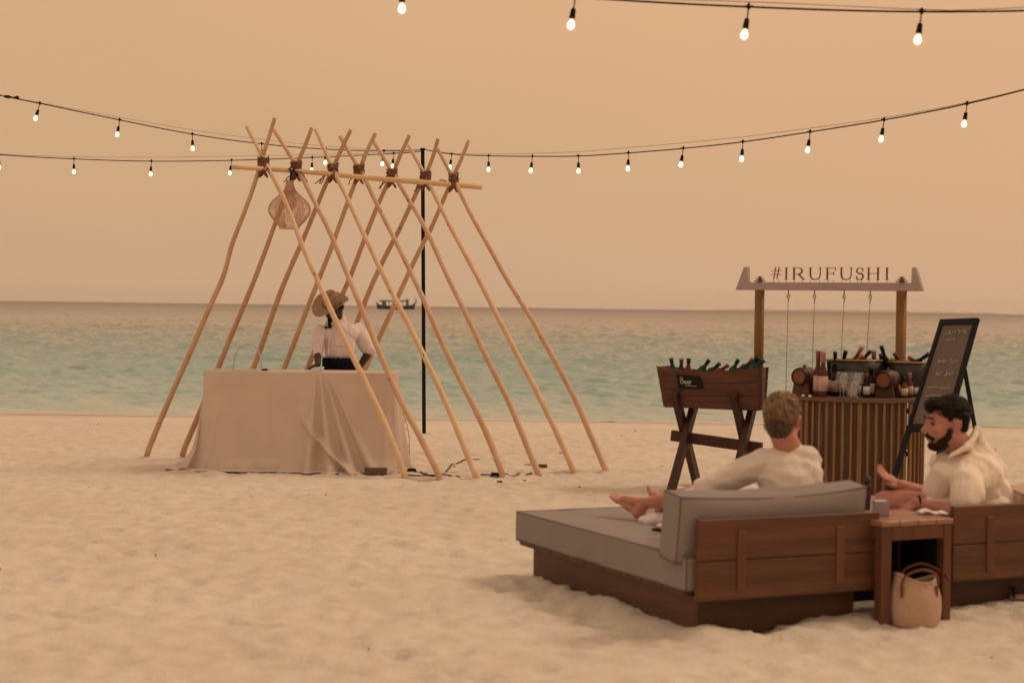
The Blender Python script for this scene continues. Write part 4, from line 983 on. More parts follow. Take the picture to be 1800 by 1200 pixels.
# ------------------------------------------------------------------ beer trough
TG = thing('beer_trough', 'dark wooden boat shaped drinks trough on crossed X legs left of the bar', 'drinks trough', (1.83, 15.25, 0), math.radians(-27), world=False)
def tl(px, py, yl):    # pixel -> local point on the local plane y = yl
    Mi = Matrix.Rotation(math.radians(27), 3, 'Z'); o = Mi @ (V(0, 0, CAM_Z) - V(1.83, 15.25, 0)); d = Mi @ ray(px, py); t = (yl - o.y) / d.y; return o + d * t
YF = -.11
a0 = tl(1154.5, 643, YF - .02); a1 = tl(1334, 646, YF - .02); a2 = tl(1335, 720, YF + .03); a3 = tl(1168, 715.5, YF + .03)
def hb(t):   # top edge sag of the front board
    return a0.z + (a1.z - a0.z) * t - .045 * sin(pi * t) ** .8 * (1 - .3 * t)
def sideboard(ys, rows=3):
    for r in range(rows):
        v0 = r / rows; v1 = (r + 1) / rows - .012; vs = []; n = 14
        for i in range(n + 1):
            t = i / n
            xt = a0.x + (a1.x - a0.x) * t; xb = a3.x + (a2.x - a3.x) * t; zt_ = hb(t); zb = a3.z + (a2.z - a3.z) * t
            bow = .05 * sin(pi * t)
            for v in (v0, v1):
                x = xt + (xb - xt) * v; z = zt_ + (zb - zt_) * v; y = ys * (.13 - .04 * v + bow)
                vs += [V(x, y - .011, z), V(x, y + .011, z)]
        fs = []
        for i in range(n):
            b_ = 4 * i; c_ = b_ + 4
            fs += [(b_, c_, c_ + 2, b_ + 2), (b_ + 1, b_ + 3, c_ + 3, c_ + 1), (b_, b_ + 1, c_ + 1, c_), (b_ + 2, c_ + 2, c_ + 3, b_ + 3)]
        fs += [(0, 2, 3, 1), (4 * n, 4 * n + 1, 4 * n + 3, 4 * n + 2)]
        MB().add(vs, fs).build('side_plank', M['barrelw'], TG)
sideboard(-1); sideboard(1)
for (A_, B_, sx) in ((a0, a3, 1), (a1, a2, -1)):
    vs = [V(A_.x + sx * .01, -.125, A_.z - .004), V(A_.x + sx * .01, .125, A_.z - .004), V(B_.x + sx * .01, .088, B_.z), V(B_.x + sx * .01, -.088, B_.z)]
    vs += [p + V(sx * .022, 0, 0) for p in vs]
    MB().add(vs, [(0, 1, 2, 3), (7, 6, 5, 4), (0, 4, 5, 1), (1, 5, 6, 2), (2, 6, 7, 3), (3, 7, 4, 0)]).build('end_board', M['barrelw'], TG)
for sx, A_, B_ in ((1, a1, a2),):
    for yy in (-1,):
        MB().add([V(A_.x + .004 + dx, yy * .13 + dy, A_.z) for dx in (0, .028) for dy in (-.012, .02)] + [V(B_.x + .004 + dx, yy * .09 + dy, B_.z) for dx in (0, .028) for dy in (-.012, .02)], [(0, 1, 3, 2), (4, 6, 7, 5), (0, 4, 5, 1), (2, 3, 7, 6), (0, 2, 6, 4), (1, 5, 7, 3)]).build('corner_strip', M['xlegs'], TG)
zb = a3.z
MB().box(((a2.x + a3.x) / 2, 0, zb + .012), (abs(a2.x - a3.x) - .02, .18, .02)).build('bottom_board', M['barrelw'], TG)
MB().box(((a0.x + a1.x) / 2, 0, a0.z - .085), (abs(a0.x - a1.x) - .08, .24, .05)).build('ice_bed', M['ice'], TG)
def xleg(xx, y0, z0, y1, z1, name='leg', w=.095, th=.055, dx=0.0):
    p, q = V(xx + dx, y0, z0), V(xx + dx, y1, z1); d = (q - p); rot = d.to_track_quat('Z', 'X').to_matrix()
    L_ = d.length; d.normalize(); s = V(0, d.z, -d.y)
    vs = [pp + s * a * w / 2 + V(b * th / 2, 0, 0) for pp in (p, q) for a in (-1, 1) for b in (-1, 1)]
    MB().add(vs, [(0, 1, 3, 2), (4, 6, 7, 5), (0, 4, 5, 1), (2, 3, 7, 6), (0, 2, 6, 4), (1, 5, 7, 3)]).build(name, M['xlegs'], TG, bevel=.004)
xl = tl(1205, 765, 0).x; xr = tl(1308, 775, 0).x
for xx in (xl, xr):
    xleg(xx, -.20, .86, .40, -.02, dx=-.03); xleg(xx, .18, .80, -.42, -.02, dx=.03)
zc_ = .41
MB().box(((xl + xr) / 2 + .02, -.01, zc_ + .015), (xr - xl + .30, .06, .095), Matrix.Rotation(.085, 3, 'Y'), bev=.004).build('cross_rail', M['xlegs'], TG)
# slate tag with chalk
tf = lambda t, v: (lambda xt, xb, z0, z1: V(xt + (xb - xt) * v, -(.13 - .04 * v + .05 * sin(pi * t)) - .016, z0 + (z1 - z0) * v))(a0.x + (a1.x - a0.x) * t, a3.x + (a2.x - a3.x) * t, hb(t), a3.z + (a2.z - a3.z) * t)
sg = thing('slate_tag', 'small black slate tag with chalk word Beer on the trough front', 'sign', tuple((Matrix.Rotation(math.radians(-27), 3, 'Z') @ tf(.34, .3)) + V(1.83, 15.25, 0)), world=False)
sg.rotation_euler = (0, 0, math.radians(-27)); sl0 = tf(.34, .3)
def tagp(u, w, out=0): # u right, w up in metres on the tag
    t = .335; e = (tf(.45, .3) - tf(.20, .3)).normalized(); up = (tf(t, .1) - tf(t, .6)).normalized(); nn = e.cross(up).normalized(); nn = nn if nn.y < 0 else -nn
    return e * u + up * w + nn * out
vs = [tagp(u, w, o_) for o_ in (0, .010) for (u, w) in ((-.125, .062), (.105, .055), (.125, -.052), (-.115, -.062))]
MB().add(vs, [(3, 2, 1, 0), (4, 5, 6, 7), (0, 1, 5, 4), (1, 2, 6, 5), (2, 3, 7, 6), (3, 0, 4, 7)]).build('slate', M['blackwood'], sg)
mb = MB()
def chalk(poly, x, z, s, r=.0035):
    mb.tube([tagp(x + a * s, z + b_ * s, .0125) for a, b_ in poly], r, 5)
cB = [(0, 0), (.02, 1), (.35, .98), (.45, .8), (.35, .58), (.04, .52), (.42, .46), (.55, .25), (.38, .02), (0, 0)]
ce = [(0, .28), (.38, .32), (.34, .52), (.15, .56), (0, .38), (.02, .12), (.2, .0), (.42, .08)]
cr_ = [(0, 0), (.02, .55), (.03, .38), (.2, .56), (.36, .52)]
chalk(cB, -.085, -.015, .055); chalk(ce, -.048, -.018, .052); chalk(ce, -.020, -.018, .052); chalk(cr_, .008, -.016, .052)
chalk([(0, 0), (1.2, .06), (2.2, .0)], -.045, -.034, .05, .0022)
mb.build('chalk_writing', M['chalk'], sg, smooth=True, kind='stuff')
for i, (tx_, ty_, bx, by, g, f, lb) in enumerate((
    (1179.5, 629, 1184, 655, 'g_green', 'foil_g', 'green beer bottle, first from the left in the trough'), (1198, 630, 1197, 656, 'g_brown', 'foil_r', 'dark beer bottle standing second from the left in the trough'),
    (1211, 629.5, 1209, 656, 'g_amber', 'foil_k', 'amber beer bottle standing third from the left in the trough'), (1247, 632, 1230, 655, 'g_green', 'foil_k', 'green beer bottle leaning right in the middle of the trough'),
    (1266, 638, 1246, 656, 'g_brown', 'foil_b', 'dark beer bottle lying low just right of the leaning green one'), (1281, 641, 1262, 654, 'g_amber', 'foil_r', 'reddish beer bottle lying flat in the trough'),
    (1298, 631, 1286, 655, 'g_teal', 'foil_g', 'teal beer bottle raised above its lying neighbours in the trough'), (1310, 641, 1292, 655, 'g_brown', 'foil_k', 'brown beer bottle lying low left of the right hand cluster'),
    (1324, 630, 1305, 652, 'g_brown', 'foil_r', 'brown beer bottle leaning right at the right end of the trough'), (1333, 627, 1318, 652, 'g_green', 'foil_k', 'green beer bottle, highest of the right hand cluster in the trough'),
    (1344, 632.5, 1322, 650, 'g_teal', 'foil_g', 'teal beer bottle poking out over the right end of the trough'))):
    y = 15.25 - (tx_ - 1250) / 200 * .5; top = P(tx_, ty_, y); bs = P(bx, by, y + .03); d = (bs - top).normalized()
    bottle(top + d * .23, top, 1.0, M[g], M[f], None, lb, 'beer bottles in the trough', 'beer')

# ------------------------------------------------------------------ menu board easel
cb = thing('menu_easel', 'tall black framed chalkboard easel leaning at an angle beside the bar', 'menu board', (3.2, 13.3, 0))
q = [P(1656, 567, 13.55), P(1716, 565, 13.20), P(1664, 752, 12.95), P(1599, 752, 13.30)]    # face corners TL TR BR BL
eu = (q[1] - q[0]).normalized(); ev = (q[3] - q[0]).normalized(); en = eu.cross(ev).normalized(); en = en if en.y < 0 else -en
def stick(p, r_, w, th, name, mm, par, nn=None):
    p, r_ = Vector(p), Vector(r_); d = (r_ - p).normalized(); n_ = nn or en; s = d.cross(n_).normalized()
    vs = [pp + s * a * w / 2 + n_ * b_ * th / 2 for pp in (p, r_) for a in (-1, 1) for b_ in (-1, 1)]
    return MB().add(vs, [(0, 1, 3, 2), (4, 6, 7, 5), (0, 4, 5, 1), (2, 3, 7, 6), (0, 2, 6, 4), (1, 5, 7, 3)]).build(name, mm, par, bevel=.002)
inn_ = V(0, 0, 0)
L0 = q[0]; Ld = (q[3] - q[0]); R0_ = q[1]; Rd = (q[2] - q[1])
Lf = L0 + Ld * (L0.z / -Ld.z); Rf = R0_ + Rd * (R0_.z / -Rd.z)
stick(L0, Lf, .042, .03, 'frame_stile', M['blackwood'], cb); stick(R0_, Rf, .042, .03, 'frame_stile', M['blackwood'], cb)
stick(q[0] - eu * .02, q[1] + eu * .02, .05, .034, 'frame_rail', M['blackwood'], cb); stick(q[3], q[2], .06, .032, 'frame_rail', M['blackwood'], cb)
vs = [p - en * o_ for o_ in (-.004, .008) for p in q]
MB().add(vs, [(0, 1, 2, 3), (7, 6, 5, 4), (0, 4, 5, 1), (1, 5, 6, 2), (2, 6, 7, 3), (3, 7, 4, 0)]).build('chalkboard', M['chalk_b'], cb)
bk = P(1694, 640, 13.55); bf = P(1722, 800, 13.9); bd = bf - bk; bf = bk + bd * (bk.z / -bd.z)
stick(bk, bf, .045, .03, 'rear_leg', M['blackwood'], cb)
stick(P(1668, 640, 13.75), V(bf.x - .35, bf.y + .15, 0), .045, .03, 'rear_leg', M['blackwood'], cb)
stick(q[0] + Ld * .72 - en * .02, bk + bd * .55, .02, .01, 'stay', M['blackwood'], cb)
mb = MB(); rr = random.Random(5)
def onb(u, v, o_=.0085): return q[0].lerp(q[1], u).lerp(q[3].lerp(q[2], u), v) + en * o_
for (u0, u1, v, hh) in ((.22, .52, .10, .05), (.58, .85, .10, .05), (.30, .55, .17, .02), (.25, .50, .38, .05), (.55, .82, .38, .05), (.30, .48, .50, .05), (.56, .80, .50, .05), (.22, .46, .62, .012), (.52, .82, .63, .012), (.2, .6, .70, .012), (.3, .8, .78, .012)):
    pts = []; n = 16
    for k in range(n): pts.append(onb(u0 + (u1 - u0) * k / (n - 1), v + (rr.uniform(-.5, .5) * hh)))
    mb.tube(pts, .0026, 4)
mb.build('chalk_scribble', M['chalk'], cb, smooth=True, kind='stuff')

# ------------------------------------------------------------------ loungers
PHI = math.radians(25)
def lounger(loc, label, full=True):
    t = thing('daybed_lounger', label, 'daybed', loc, PHI, 'teak daybeds with grey cushions', world=False)
    # local axes: x along the backrest, y along the bed, origin at the near left base corner
    W_, L_ = .96, 1.86
    MB().box((.011, L_ / 2, .078), (.022, L_, .20), bev=.003).build('base_board', M['teak_y'], t)
    MB().box((W_ - .011, L_ / 2, .078), (.022, L_, .20), bev=.003).build('base_board', M['teak_y'], t)
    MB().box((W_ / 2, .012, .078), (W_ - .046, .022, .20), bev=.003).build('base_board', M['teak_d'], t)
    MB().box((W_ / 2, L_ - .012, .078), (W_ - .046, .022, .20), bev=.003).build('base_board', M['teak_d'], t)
    for k in range(9):
        MB().box((W_ / 2 + .0, .08 + k * (L_ + .06) / 9 + .06, .192), (W_ + .10, .206, .026), bev=.003).build('platform_slat', M['teak_x'], t)
    # backrest: two planks, battens
    MB().box((W_ / 2 + .02, -.075, .262), (1.09, .032, .195), bev=.004).build('back_plank', M['teak_x'], t)
    MB().box((W_ / 2 + .02, -.075, .466), (1.09, .032, .205), bev=.004).build('back_plank', M['teak_x'], t)
    for x in (.205, .80): MB().box((x, -.0947, .355), (.052, .008, .30), bev=.002).build('back_batten', M['teak_z'], t)
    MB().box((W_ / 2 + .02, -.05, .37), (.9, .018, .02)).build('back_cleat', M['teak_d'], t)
    return t, W_, L_
def cushion(name, label, cx, cy, cz, sx, sy, sz, parent_loc, rz, tilt=0.0, puff=.02, seed=1, sag=None, mm=None):
    """padded rectangular cushion as its own thing, with piping"""
    nx_, ny_, nz_ = 30, 22, 8; mb = MB()
    import bmesh
    bm = bmesh.new(); bmesh.ops.create_cube(bm, size=2)
    bmesh.ops.subdivide_edges(bm, edges=bm.edges[:], cuts=13, use_grid_fill=True)
    for v in bm.verts:
        x, y, z = v.co; px_ = lambda a: 1 - abs(a) ** 6
        r = .92
        e = lambda a: math.copysign(abs(a) ** 1.0, a)
        bx = x * sx / 2 + (puff * .5 * math.copysign(1, x) * (px_(y) * px_(z)) if abs(x) > .99 else 0)
        by = y * sy / 2 + (puff * math.copysign(1, y) * (px_(x) * px_(z)) if abs(y) > .99 else 0)
        bz = z * sz / 2 + (puff * math.copysign(1, z) * (px_(x) * px_(y)) if abs(z) > .99 else 0)
        if sag: bz += sag(x, y, z)
        nn_ = mnoise.noise(V(bx * 4 + seed, by * 4, bz * 5)) * .009 + mnoise.noise(V(bx * 11 + seed, by * 9, bz * 8)) * .003
        v.co = V(bx, by, bz + nn_)
    me = bpy.data.meshes.new(name); bm.to_mesh(me); bm.free(); me.materials.append(mm or M['cushion'])
    me.polygons.foreach_set('use_smooth', [True] * len(me.polygons))
    o = bpy.data.objects.new(name, me); COL.objects.link(o)
    bv = o.modifiers.new('b', 'BEVEL'); bv.width = .014; bv.segments = 3; bv.limit_method = 'ANGLE'; bv.angle_limit = math.radians(50)
    R_ = Matrix.Rotation(rz, 4, 'Z'); o.matrix_world = Matrix.Translation(Vector(parent_loc)) @ R_ @ Matrix.Translation(V(cx, cy, cz)) @ Matrix.Rotation(tilt, 4, 'X')
    tag(o, label, 'cushion')
    # piping along the long edges
    pm = MB()
    def edge(fx, fy, fz, axis_):
        pts = []
        for k in range(25):
            s = -1 + 2 * k / 24; x, y, z = (s, fy, fz) if axis_ == 0 else (fx, s, fz) if axis_ == 1 else (fx, fy, s)
            bz = z * sz / 2
            if sag: bz += sag(x, y, z)
            pts.append(V(x * (sx / 2 - .003), y * (sy / 2 - .003), bz * (1 - .01)))
        pm.tube(pts, .0042, 5)
    for a in (-1, 1):
        for b_ in (-1, 1): edge(0, a, b_, 0); edge(a, 0, b_, 1)
        for b_ in (-1, 1): edge(a, b_, 0, 2)
    po = pm.build('piping', M['piping'], o, smooth=True); return o
C1 = V(.93, 8.457, 0)
_, W_, L_ = lounger(tuple(C1), 'teak daybed in front with the person in the cream top on it')
cushion('mattress', 'thick grey mattress on the front daybed, long piped edge facing left', W_ / 2 - .005, L_ / 2 + .03, .295, W_ + .14, L_ + .12, .170, C1, PHI, 0, .006, 1)
cushion('back_cushion', 'long grey back cushion leaning on the front daybed\'s plank back', W_ / 2 - .03, .075, .515, 1.12, .165, .33, C1, PHI, math.radians(7), .018, 2, sag=lambda x, y, z: (.040 * x * x * (1 if x > 0 else .55) - .015) if z > .3 else 0)
C2 = G(1675, 1066); C2 = V(2.375, 9.20, 0)
lounger(tuple(C2), 'teak daybed cut off by the right edge, under the bearded man')
cushion('mattress', 'thick mattress on the right hand daybed, mostly hidden by its plank back', W_ / 2 - .005, L_ / 2 + .03, .295, W_ + .14, L_ + .12, .170, C2, PHI, 0, .006, 3)
cushion('back_cushion', 'beige back cushion slumped at the right edge behind the bearded man', W_ / 2 + .33, .085, .50, .62, .15, .31, C2, PHI, math.radians(10), .02, 5, sag=lambda x, y, z: .035 * x if z > .3 else 0, mm=M['beige'])

# ------------------------------------------------------------------ side table
st = thing('side_table', 'small square wooden side table standing between the two daybeds', 'side table', (1.905 + .906 * .230 - .423 * .22, 8.70 + .423 * .230 + .906 * .22, 0), PHI, world=False)
TW, TD, TH = .46, .44, .53
for k in range(4):
    MB().box((-TW / 2 + TW / 8 * (2 * k + 1), 0, TH - .014), (TW / 4 - .003, TD, .028), bev=.003).build('top_plank', M['table'], st)
MB().box((0, -TD / 2 + .014, TH - .065), (TW - .13, .02, .070), bev=.002).build('apron', M['table_z'], st); MB().box((0, TD / 2 - .014, TH - .065), (TW - .13, .02, .07)).build('apron', M['table_z'], st)
for sx in (-1, 1):
    MB().box((sx * (TW / 2 - .016), 0, TH - .065), (.02, TD - .14, .07)).build('apron', M['table_z'], st)
    for sy in (-1, 1): MB().box((sx * (TW / 2 - .034), sy * (TD / 2 - .034), (TH - .03) / 2 - .01), (.064 if sx < 0 else .052, .06, TH - .01), bev=.004).build('leg', M['table_z'], st)
MB().box((0, TD / 2 - .04, TH / 2 - .0), (TW - .12, .016, TH - .10)).build('rear_panel', M['blackwood'], st)
MB().box((TW / 2 - .045, 0, TH / 2), (.012, TD - .13, TH - .10)).build('added_dark_side', M['blackwood'], st)  # black panel added so the space under the top looks dark
def tp(px, py, z): return G(px, py, z)
b = V(*tp(1548, 905, TH)); cu = thing('square_cup', 'small square grey ceramic pot on the left corner of the side table', 'pot', tuple(b))
hw = .040; vs = []
for (w_, z_) in ((hw * .94, .0), (hw, .078), (hw * .86, .078), (hw * .82, .02)):
    vs += [b + V(x * w_, y * w_, z_ + .001) for x, y in ((-1, -1), (1, -1), (1, 1), (-1, 1))]
MB().add(vs, [(3, 2, 1, 0)] + [(4 * r + i, 4 * r + (i + 1) % 4, 4 * r + 4 + (i + 1) % 4, 4 * r + 4 + i) for r in range(3) for i in range(4)] + [(12, 13, 14, 15)]).build('pot', M['cup'], cu, bevel=.003)
MB().box(b + V(0, 0, .070), (.062, .062, .012)).build('filling', M['paper'], cu)
b = V(*tp(1638, 903, TH)); nmb = MB()
nv = 12; vs = []
for j in range(nv):
    for i in range(nv):
        u, v = i / (nv - 1), j / (nv - 1); vs.append(b + V((u - .5) * .15, (v - .5) * .10, .004 + .022 * max(0, 1 - abs(u - .25) * 3.5) * (1 - abs(v - .5)) + .012 * mnoise.noise(V(u * 5, v * 5, 2)) + .006))
nmb.add(vs, [(j * nv + i, j * nv + i + 1, (j + 1) * nv + i + 1, (j + 1) * nv + i) for j in range(nv - 1) for i in range(nv - 1)])
n_o = solo('napkin', nmb, M['paper'], 'crumpled white napkin on the right side of the side table', 'napkin', b, smooth=True)
sd_ = n_o.modifiers.new('s', 'SOLIDIFY'); sd_.thickness = .004
# dark pole / bottle just behind the table's left corner
b = P(1524, 905, 10.4); b = V(b.x, b.y, 0)
lamp = thing('beach_torch', 'slim dark post standing behind the gap between cushion and side table', 'post', tuple(b))
MB().lathe([(.028, 0), (.022, .05), (.020, .45), (.024, .47), (.016, .51), (.026, .53), (.022, .555)], b, n=12).build('shaft', M['xlegs'], lamp, smooth=True)
MB().lathe([(.022, .555), (.028, .57), (.012, .60)], b, n=12).build('finial', M['xlegs'], lamp, smooth=True)

# ------------------------------------------------------------------ basket bag
bb = G(1607, 1094); bb = V(bb.x, bb.y, gz(bb.x, bb.y) - .01)
bg_ = thing('basket_bag', 'round woven seagrass bag with brown leather handles in front of the side table', 'bag', tuple(bb))
def bagr(w, h): return 1 + .03 * sin(2 * w + 1) + .012 * sin(w * 5 + h * 20)
rows = []
profb = [(.105, 0), (.122, .012), (.130, .05), (.133, .10), (.130, .15), (.120, .19), (.110, .22), (.104, .245)]
pb_ = refine([V(r, 0, z) for r, z in profb], 4)
vs = []; nb = 56
for k, p in enumerate(pb_):
    for j in range(nb):
        w = 2 * pi * j / nb; rim = max(0, (p.z - .15) / .1); dz = rim * (.020 * cos(2 * w - .5) + .012 * cos(w + 2.4)); rr_ = p.x * bagr(w, p.z) * (1 + .012 * (k % 2))
        vs.append(bb + V(rr_ * cos(w), rr_ * .8 * sin(w), p.z + dz))
fs = [(k * nb + j, k * nb + (j + 1) % nb, (k + 1) * nb + (j + 1) % nb, (k + 1) * nb + j) for k in range(len(pb_) - 1) for j in range(nb)] + [tuple(reversed(range(nb)))]
bo = MB().add(vs, fs).build('woven_body', M['basket'], bg_, smooth=True); sdm = bo.modifiers.new('s', 'SOLIDIFY'); sdm.thickness = .008
rim = [vs[(len(pb_) - 1) * nb + j] for j in range(nb)]; MB().tube(rim, .0065, 6, closed=True).build('rim', M['basket'], bg_, smooth=True)
MB().ell(bb + V(0, 0, .17), (.10, .08, .05)).build('towel', M['navy'], bg_, smooth=True)
for (a0_, a1_, dy, lean) in ((-.085, .10, -.085, -.02), (-.06, .19, .03, .09)):
    hp = refine([bb + V(a0_, dy, .17), bb + V(a0_ - .004, dy - .006, .225), bb + V(a0_ + .02, dy + lean * .5, .275), bb + V((a0_ + a1_) / 2, dy + lean, .305), bb + V(a1_ - .02, dy + lean * .8, .285 if a1_ < .15 else .262), bb + V(a1_ - .002 + (0 if a1_ < .15 else 0), dy, .232)], 5)
    MB().tube(hp, .0075, 7).build('handle', M['leather'], bg_, smooth=True)
for x in (-.088, .098): MB().box(bb + V(x, -.088 if x < 0 else -.06, .19), (.014, .008, .06)).build('handle_tab', M['leather'], bg_)
# sandals at the right edge
b = G(1782, 1063)
sn = thing('sandal', 'tan sandal with dark strap lying on the sand at the right edge', 'sandal', (b.x, b.y, gz(b.x, b.y)))
z0 = gz(b.x, b.y)
MB().prism([(-.03, -.02), (.02, -.04), (.10, -.035), (.16, -.045), (.22, -.01), (.20, .035), (.10, .03), (0, .035)], 0, .022, lambda p: V(b.x + p.x, b.y + p.y, z0 + .01 + p.z)).build('sole', M['straw'], sn, bevel=.006)
MB().tube(refine([V(b.x - .01, b.y - .03, z0 + .02), V(b.x - .005, b.y - .02, z0 + .07), V(b.x + .01, b.y + .02, z0 + .065), V(b.x + .02, b.y + .035, z0 + .02)], 4), .009, 6).build('strap', M['black'], sn, smooth=True)

# ------------------------------------------------------------------ people
def frame(f, u):
    f = Vector(f).normalized(); u = Vector(u); u = (u - f * u.dot(f)).normalized(); s = f.cross(u); return f, u, s   # s = person's right
def head(mb, c, f, u, s=1.0, neck=None, neckr=.056, nose=1.0):
    c = Vector(c); f, u, r = frame(f, u); rot = Matrix((r, f, u)).transposed()
    q = lambda a, b_, z: c + (r * a + f * b_ + u * z) * s
    E = lambda a, b_, z, x, y, zz: mb.ell(q(a, b_, z), (x * s, y * s, zz * s), rot)
    E(0, -.012, .032, .074, .096, .090); E(0, .028, -.030, .060, .070, .080); E(0, .012, -.062, .056, .062, .050)
    E(0, .066, -.100, .030, .026, .024)
    mb.cap(q(0, .092, .018), q(0, .112 * nose, -.026), .0085 * s, .013 * s); mb.cap(q(-.012, .095, -.030), q(.012, .095, -.030), .010 * s, .010 * s)
    mb.cap(q(-.034, .082, .030), q(.034, .082, .030), .012 * s, .012 * s)
    E(-.036, .062, -.022, .022, .024, .020); E(.036, .062, -.022, .022, .024, .020)
    mb.cap(q(-.016, .090, -.058), q(.016, .090, -.058), .008 * s, .008 * s); mb.cap(q(-.014, .086, -.071), q(.014, .086, -.071), .008 * s, .008 * s)
    for sg_ in (-1, 1):
        mb.cap(q(sg_ * .074, -.016, .016), q(sg_ * .082, -.024, .018), .012 * s, .014 * s); mb.cap(q(sg_ * .082, -.026, .020), q(sg_ * .080, -.020, -.004), .012 * s, .010 * s); mb.cap(q(sg_ * .080, -.020, -.004), q(sg_ * .073, -.010, -.028), .010 * s, .008 * s)
    if neck is not None: mb.cap(q(0, -.022, -.050), Vector(neck), neckr * s, neckr * 1.12 * s)
    return q, rot
def hand(mb, wrist, dirv, palm_n, s=1.0, curl=.35, side=1):
    """palm, four jointed fingers and a thumb; palm_n points out of the palm"""
    w = Vector(wrist); d = Vector(dirv).normalized(); n = Vector(palm_n); n = (n - d * n.dot(d)).normalized(); a = d.cross(n) * side
    rot = Matrix((a, d, n)).transposed()
    mb.ell(w + d * .045 * s, (.036 * s, .050 * s, .016 * s), rot)
    for k, (o_, L_) in enumerate(((-.028, .066), (-.0095, .078), (.0095, .073), (.027, .058))):
        p = w + d * .082 * s + a * o_ * s; dd = (d + a * o_ * 2.0).normalized(); c_ = curl * (1 + .12 * k); r = (.0092, .0085, .0076, .0066)
        for j, fr in enumerate((.45, .30, .25)):
            dd = (dd * cos(c_ * .55) + n * sin(c_ * .55)).normalized(); e = p + dd * L_ * fr * s; mb.cap(p, e, r[j] * s, r[j + 1] * s, 8); p = e
    p = w + d * .022 * s - a * .030 * s; dd = (d * .7 - a * .75 + n * .25).normalized()
    for j, (l, r0, r1) in enumerate(((.038, .013, .011), (.030, .0105, .0095), (.024, .0095, .0075))):
        e = p + dd * l * s; mb.cap(p, e, r0 * s, r1 * s, 8); p = e; dd = (dd + d * .30 + n * .08).normalized()
def foot(mb, ankle, heel, toe, up, s=1.0, big=-1):
    ankle, heel, toe = Vector(ankle), Vector(heel), Vector(toe); d = (toe - heel); L_ = d.length; d.normalize(); up = Vector(up); up = (up - d * up.dot(d)).normalized(); a = d.cross(up)
    mb.cap(ankle, heel, .036 * s, .034 * s); mb.cap(ankle, heel + d * L_ * .55 + up * .02 * s, .034 * s, .026 * s)
    rot = Matrix((a, d, up)).transposed(); mb.ell(heel + d * L_ * .34, (.030 * s, L_ * .34, .022 * s), rot); mb.ell(heel + d * L_ * .68, (.040 * s, L_ * .20, .019 * s), rot)
    for k, (o_, ln, r) in enumerate(((-.027, .98, .0135), (-.008, .99, .0095), (.008, .955, .009), (.021, .915, .0085), (.033, .865, .008))):
        b0 = heel + d * L_ * .76 + a * o_ * big * -1 * s; e = heel + d * L_ * ln + a * o_ * 1.05 * big * -1 * s + up * .003; mb.cap(b0, e, r * 1.1 * s, r * s, 8)

def strands(name, m, parent, q, cen, rad, n, flow, ln, r, seed, keep=None, lift=1.015, steps=5):
    rr = random.Random(seed); mb = MB(); k = 0; cen = Vector(cen)
    while k < n:
        d = V(rr.gauss(0, 1), rr.gauss(0, 1), rr.gauss(0, 1)).normalized()
        if keep and not keep(d): continue
        p = V(d.x * rad[0], d.y * rad[1], d.z * rad[2]); pts = []
        for j in range(steps):
            e = V(p.x / rad[0], p.y / rad[1], p.z / rad[2]).normalized(); w = lift + .02 * rr.random()
            p = V(e.x * rad[0], e.y * rad[1], e.z * rad[2]); g = p * w + cen; pts.append(q(g.x, g.y, g.z))
            f_ = Vector(flow(p)) ; nn = V(p.x / rad[0] ** 2, p.y / rad[1] ** 2, p.z / rad[2] ** 2).normalized(); f_ = f_ - nn * f_.dot(nn)
            if f_.length < 1e-5: break
            p = p + (f_.normalized() + V(rr.gauss(0, .12), rr.gauss(0, .12), rr.gauss(0, .12))) * ln / steps
        if len(pts) >= 3: mb.tube(pts, [r * (1 - .6 * i / (len(pts) - 1)) for i in range(len(pts))], 4); k += 1
    return mb.build(name, m, parent, smooth=True, kind='stuff', recalc=False)

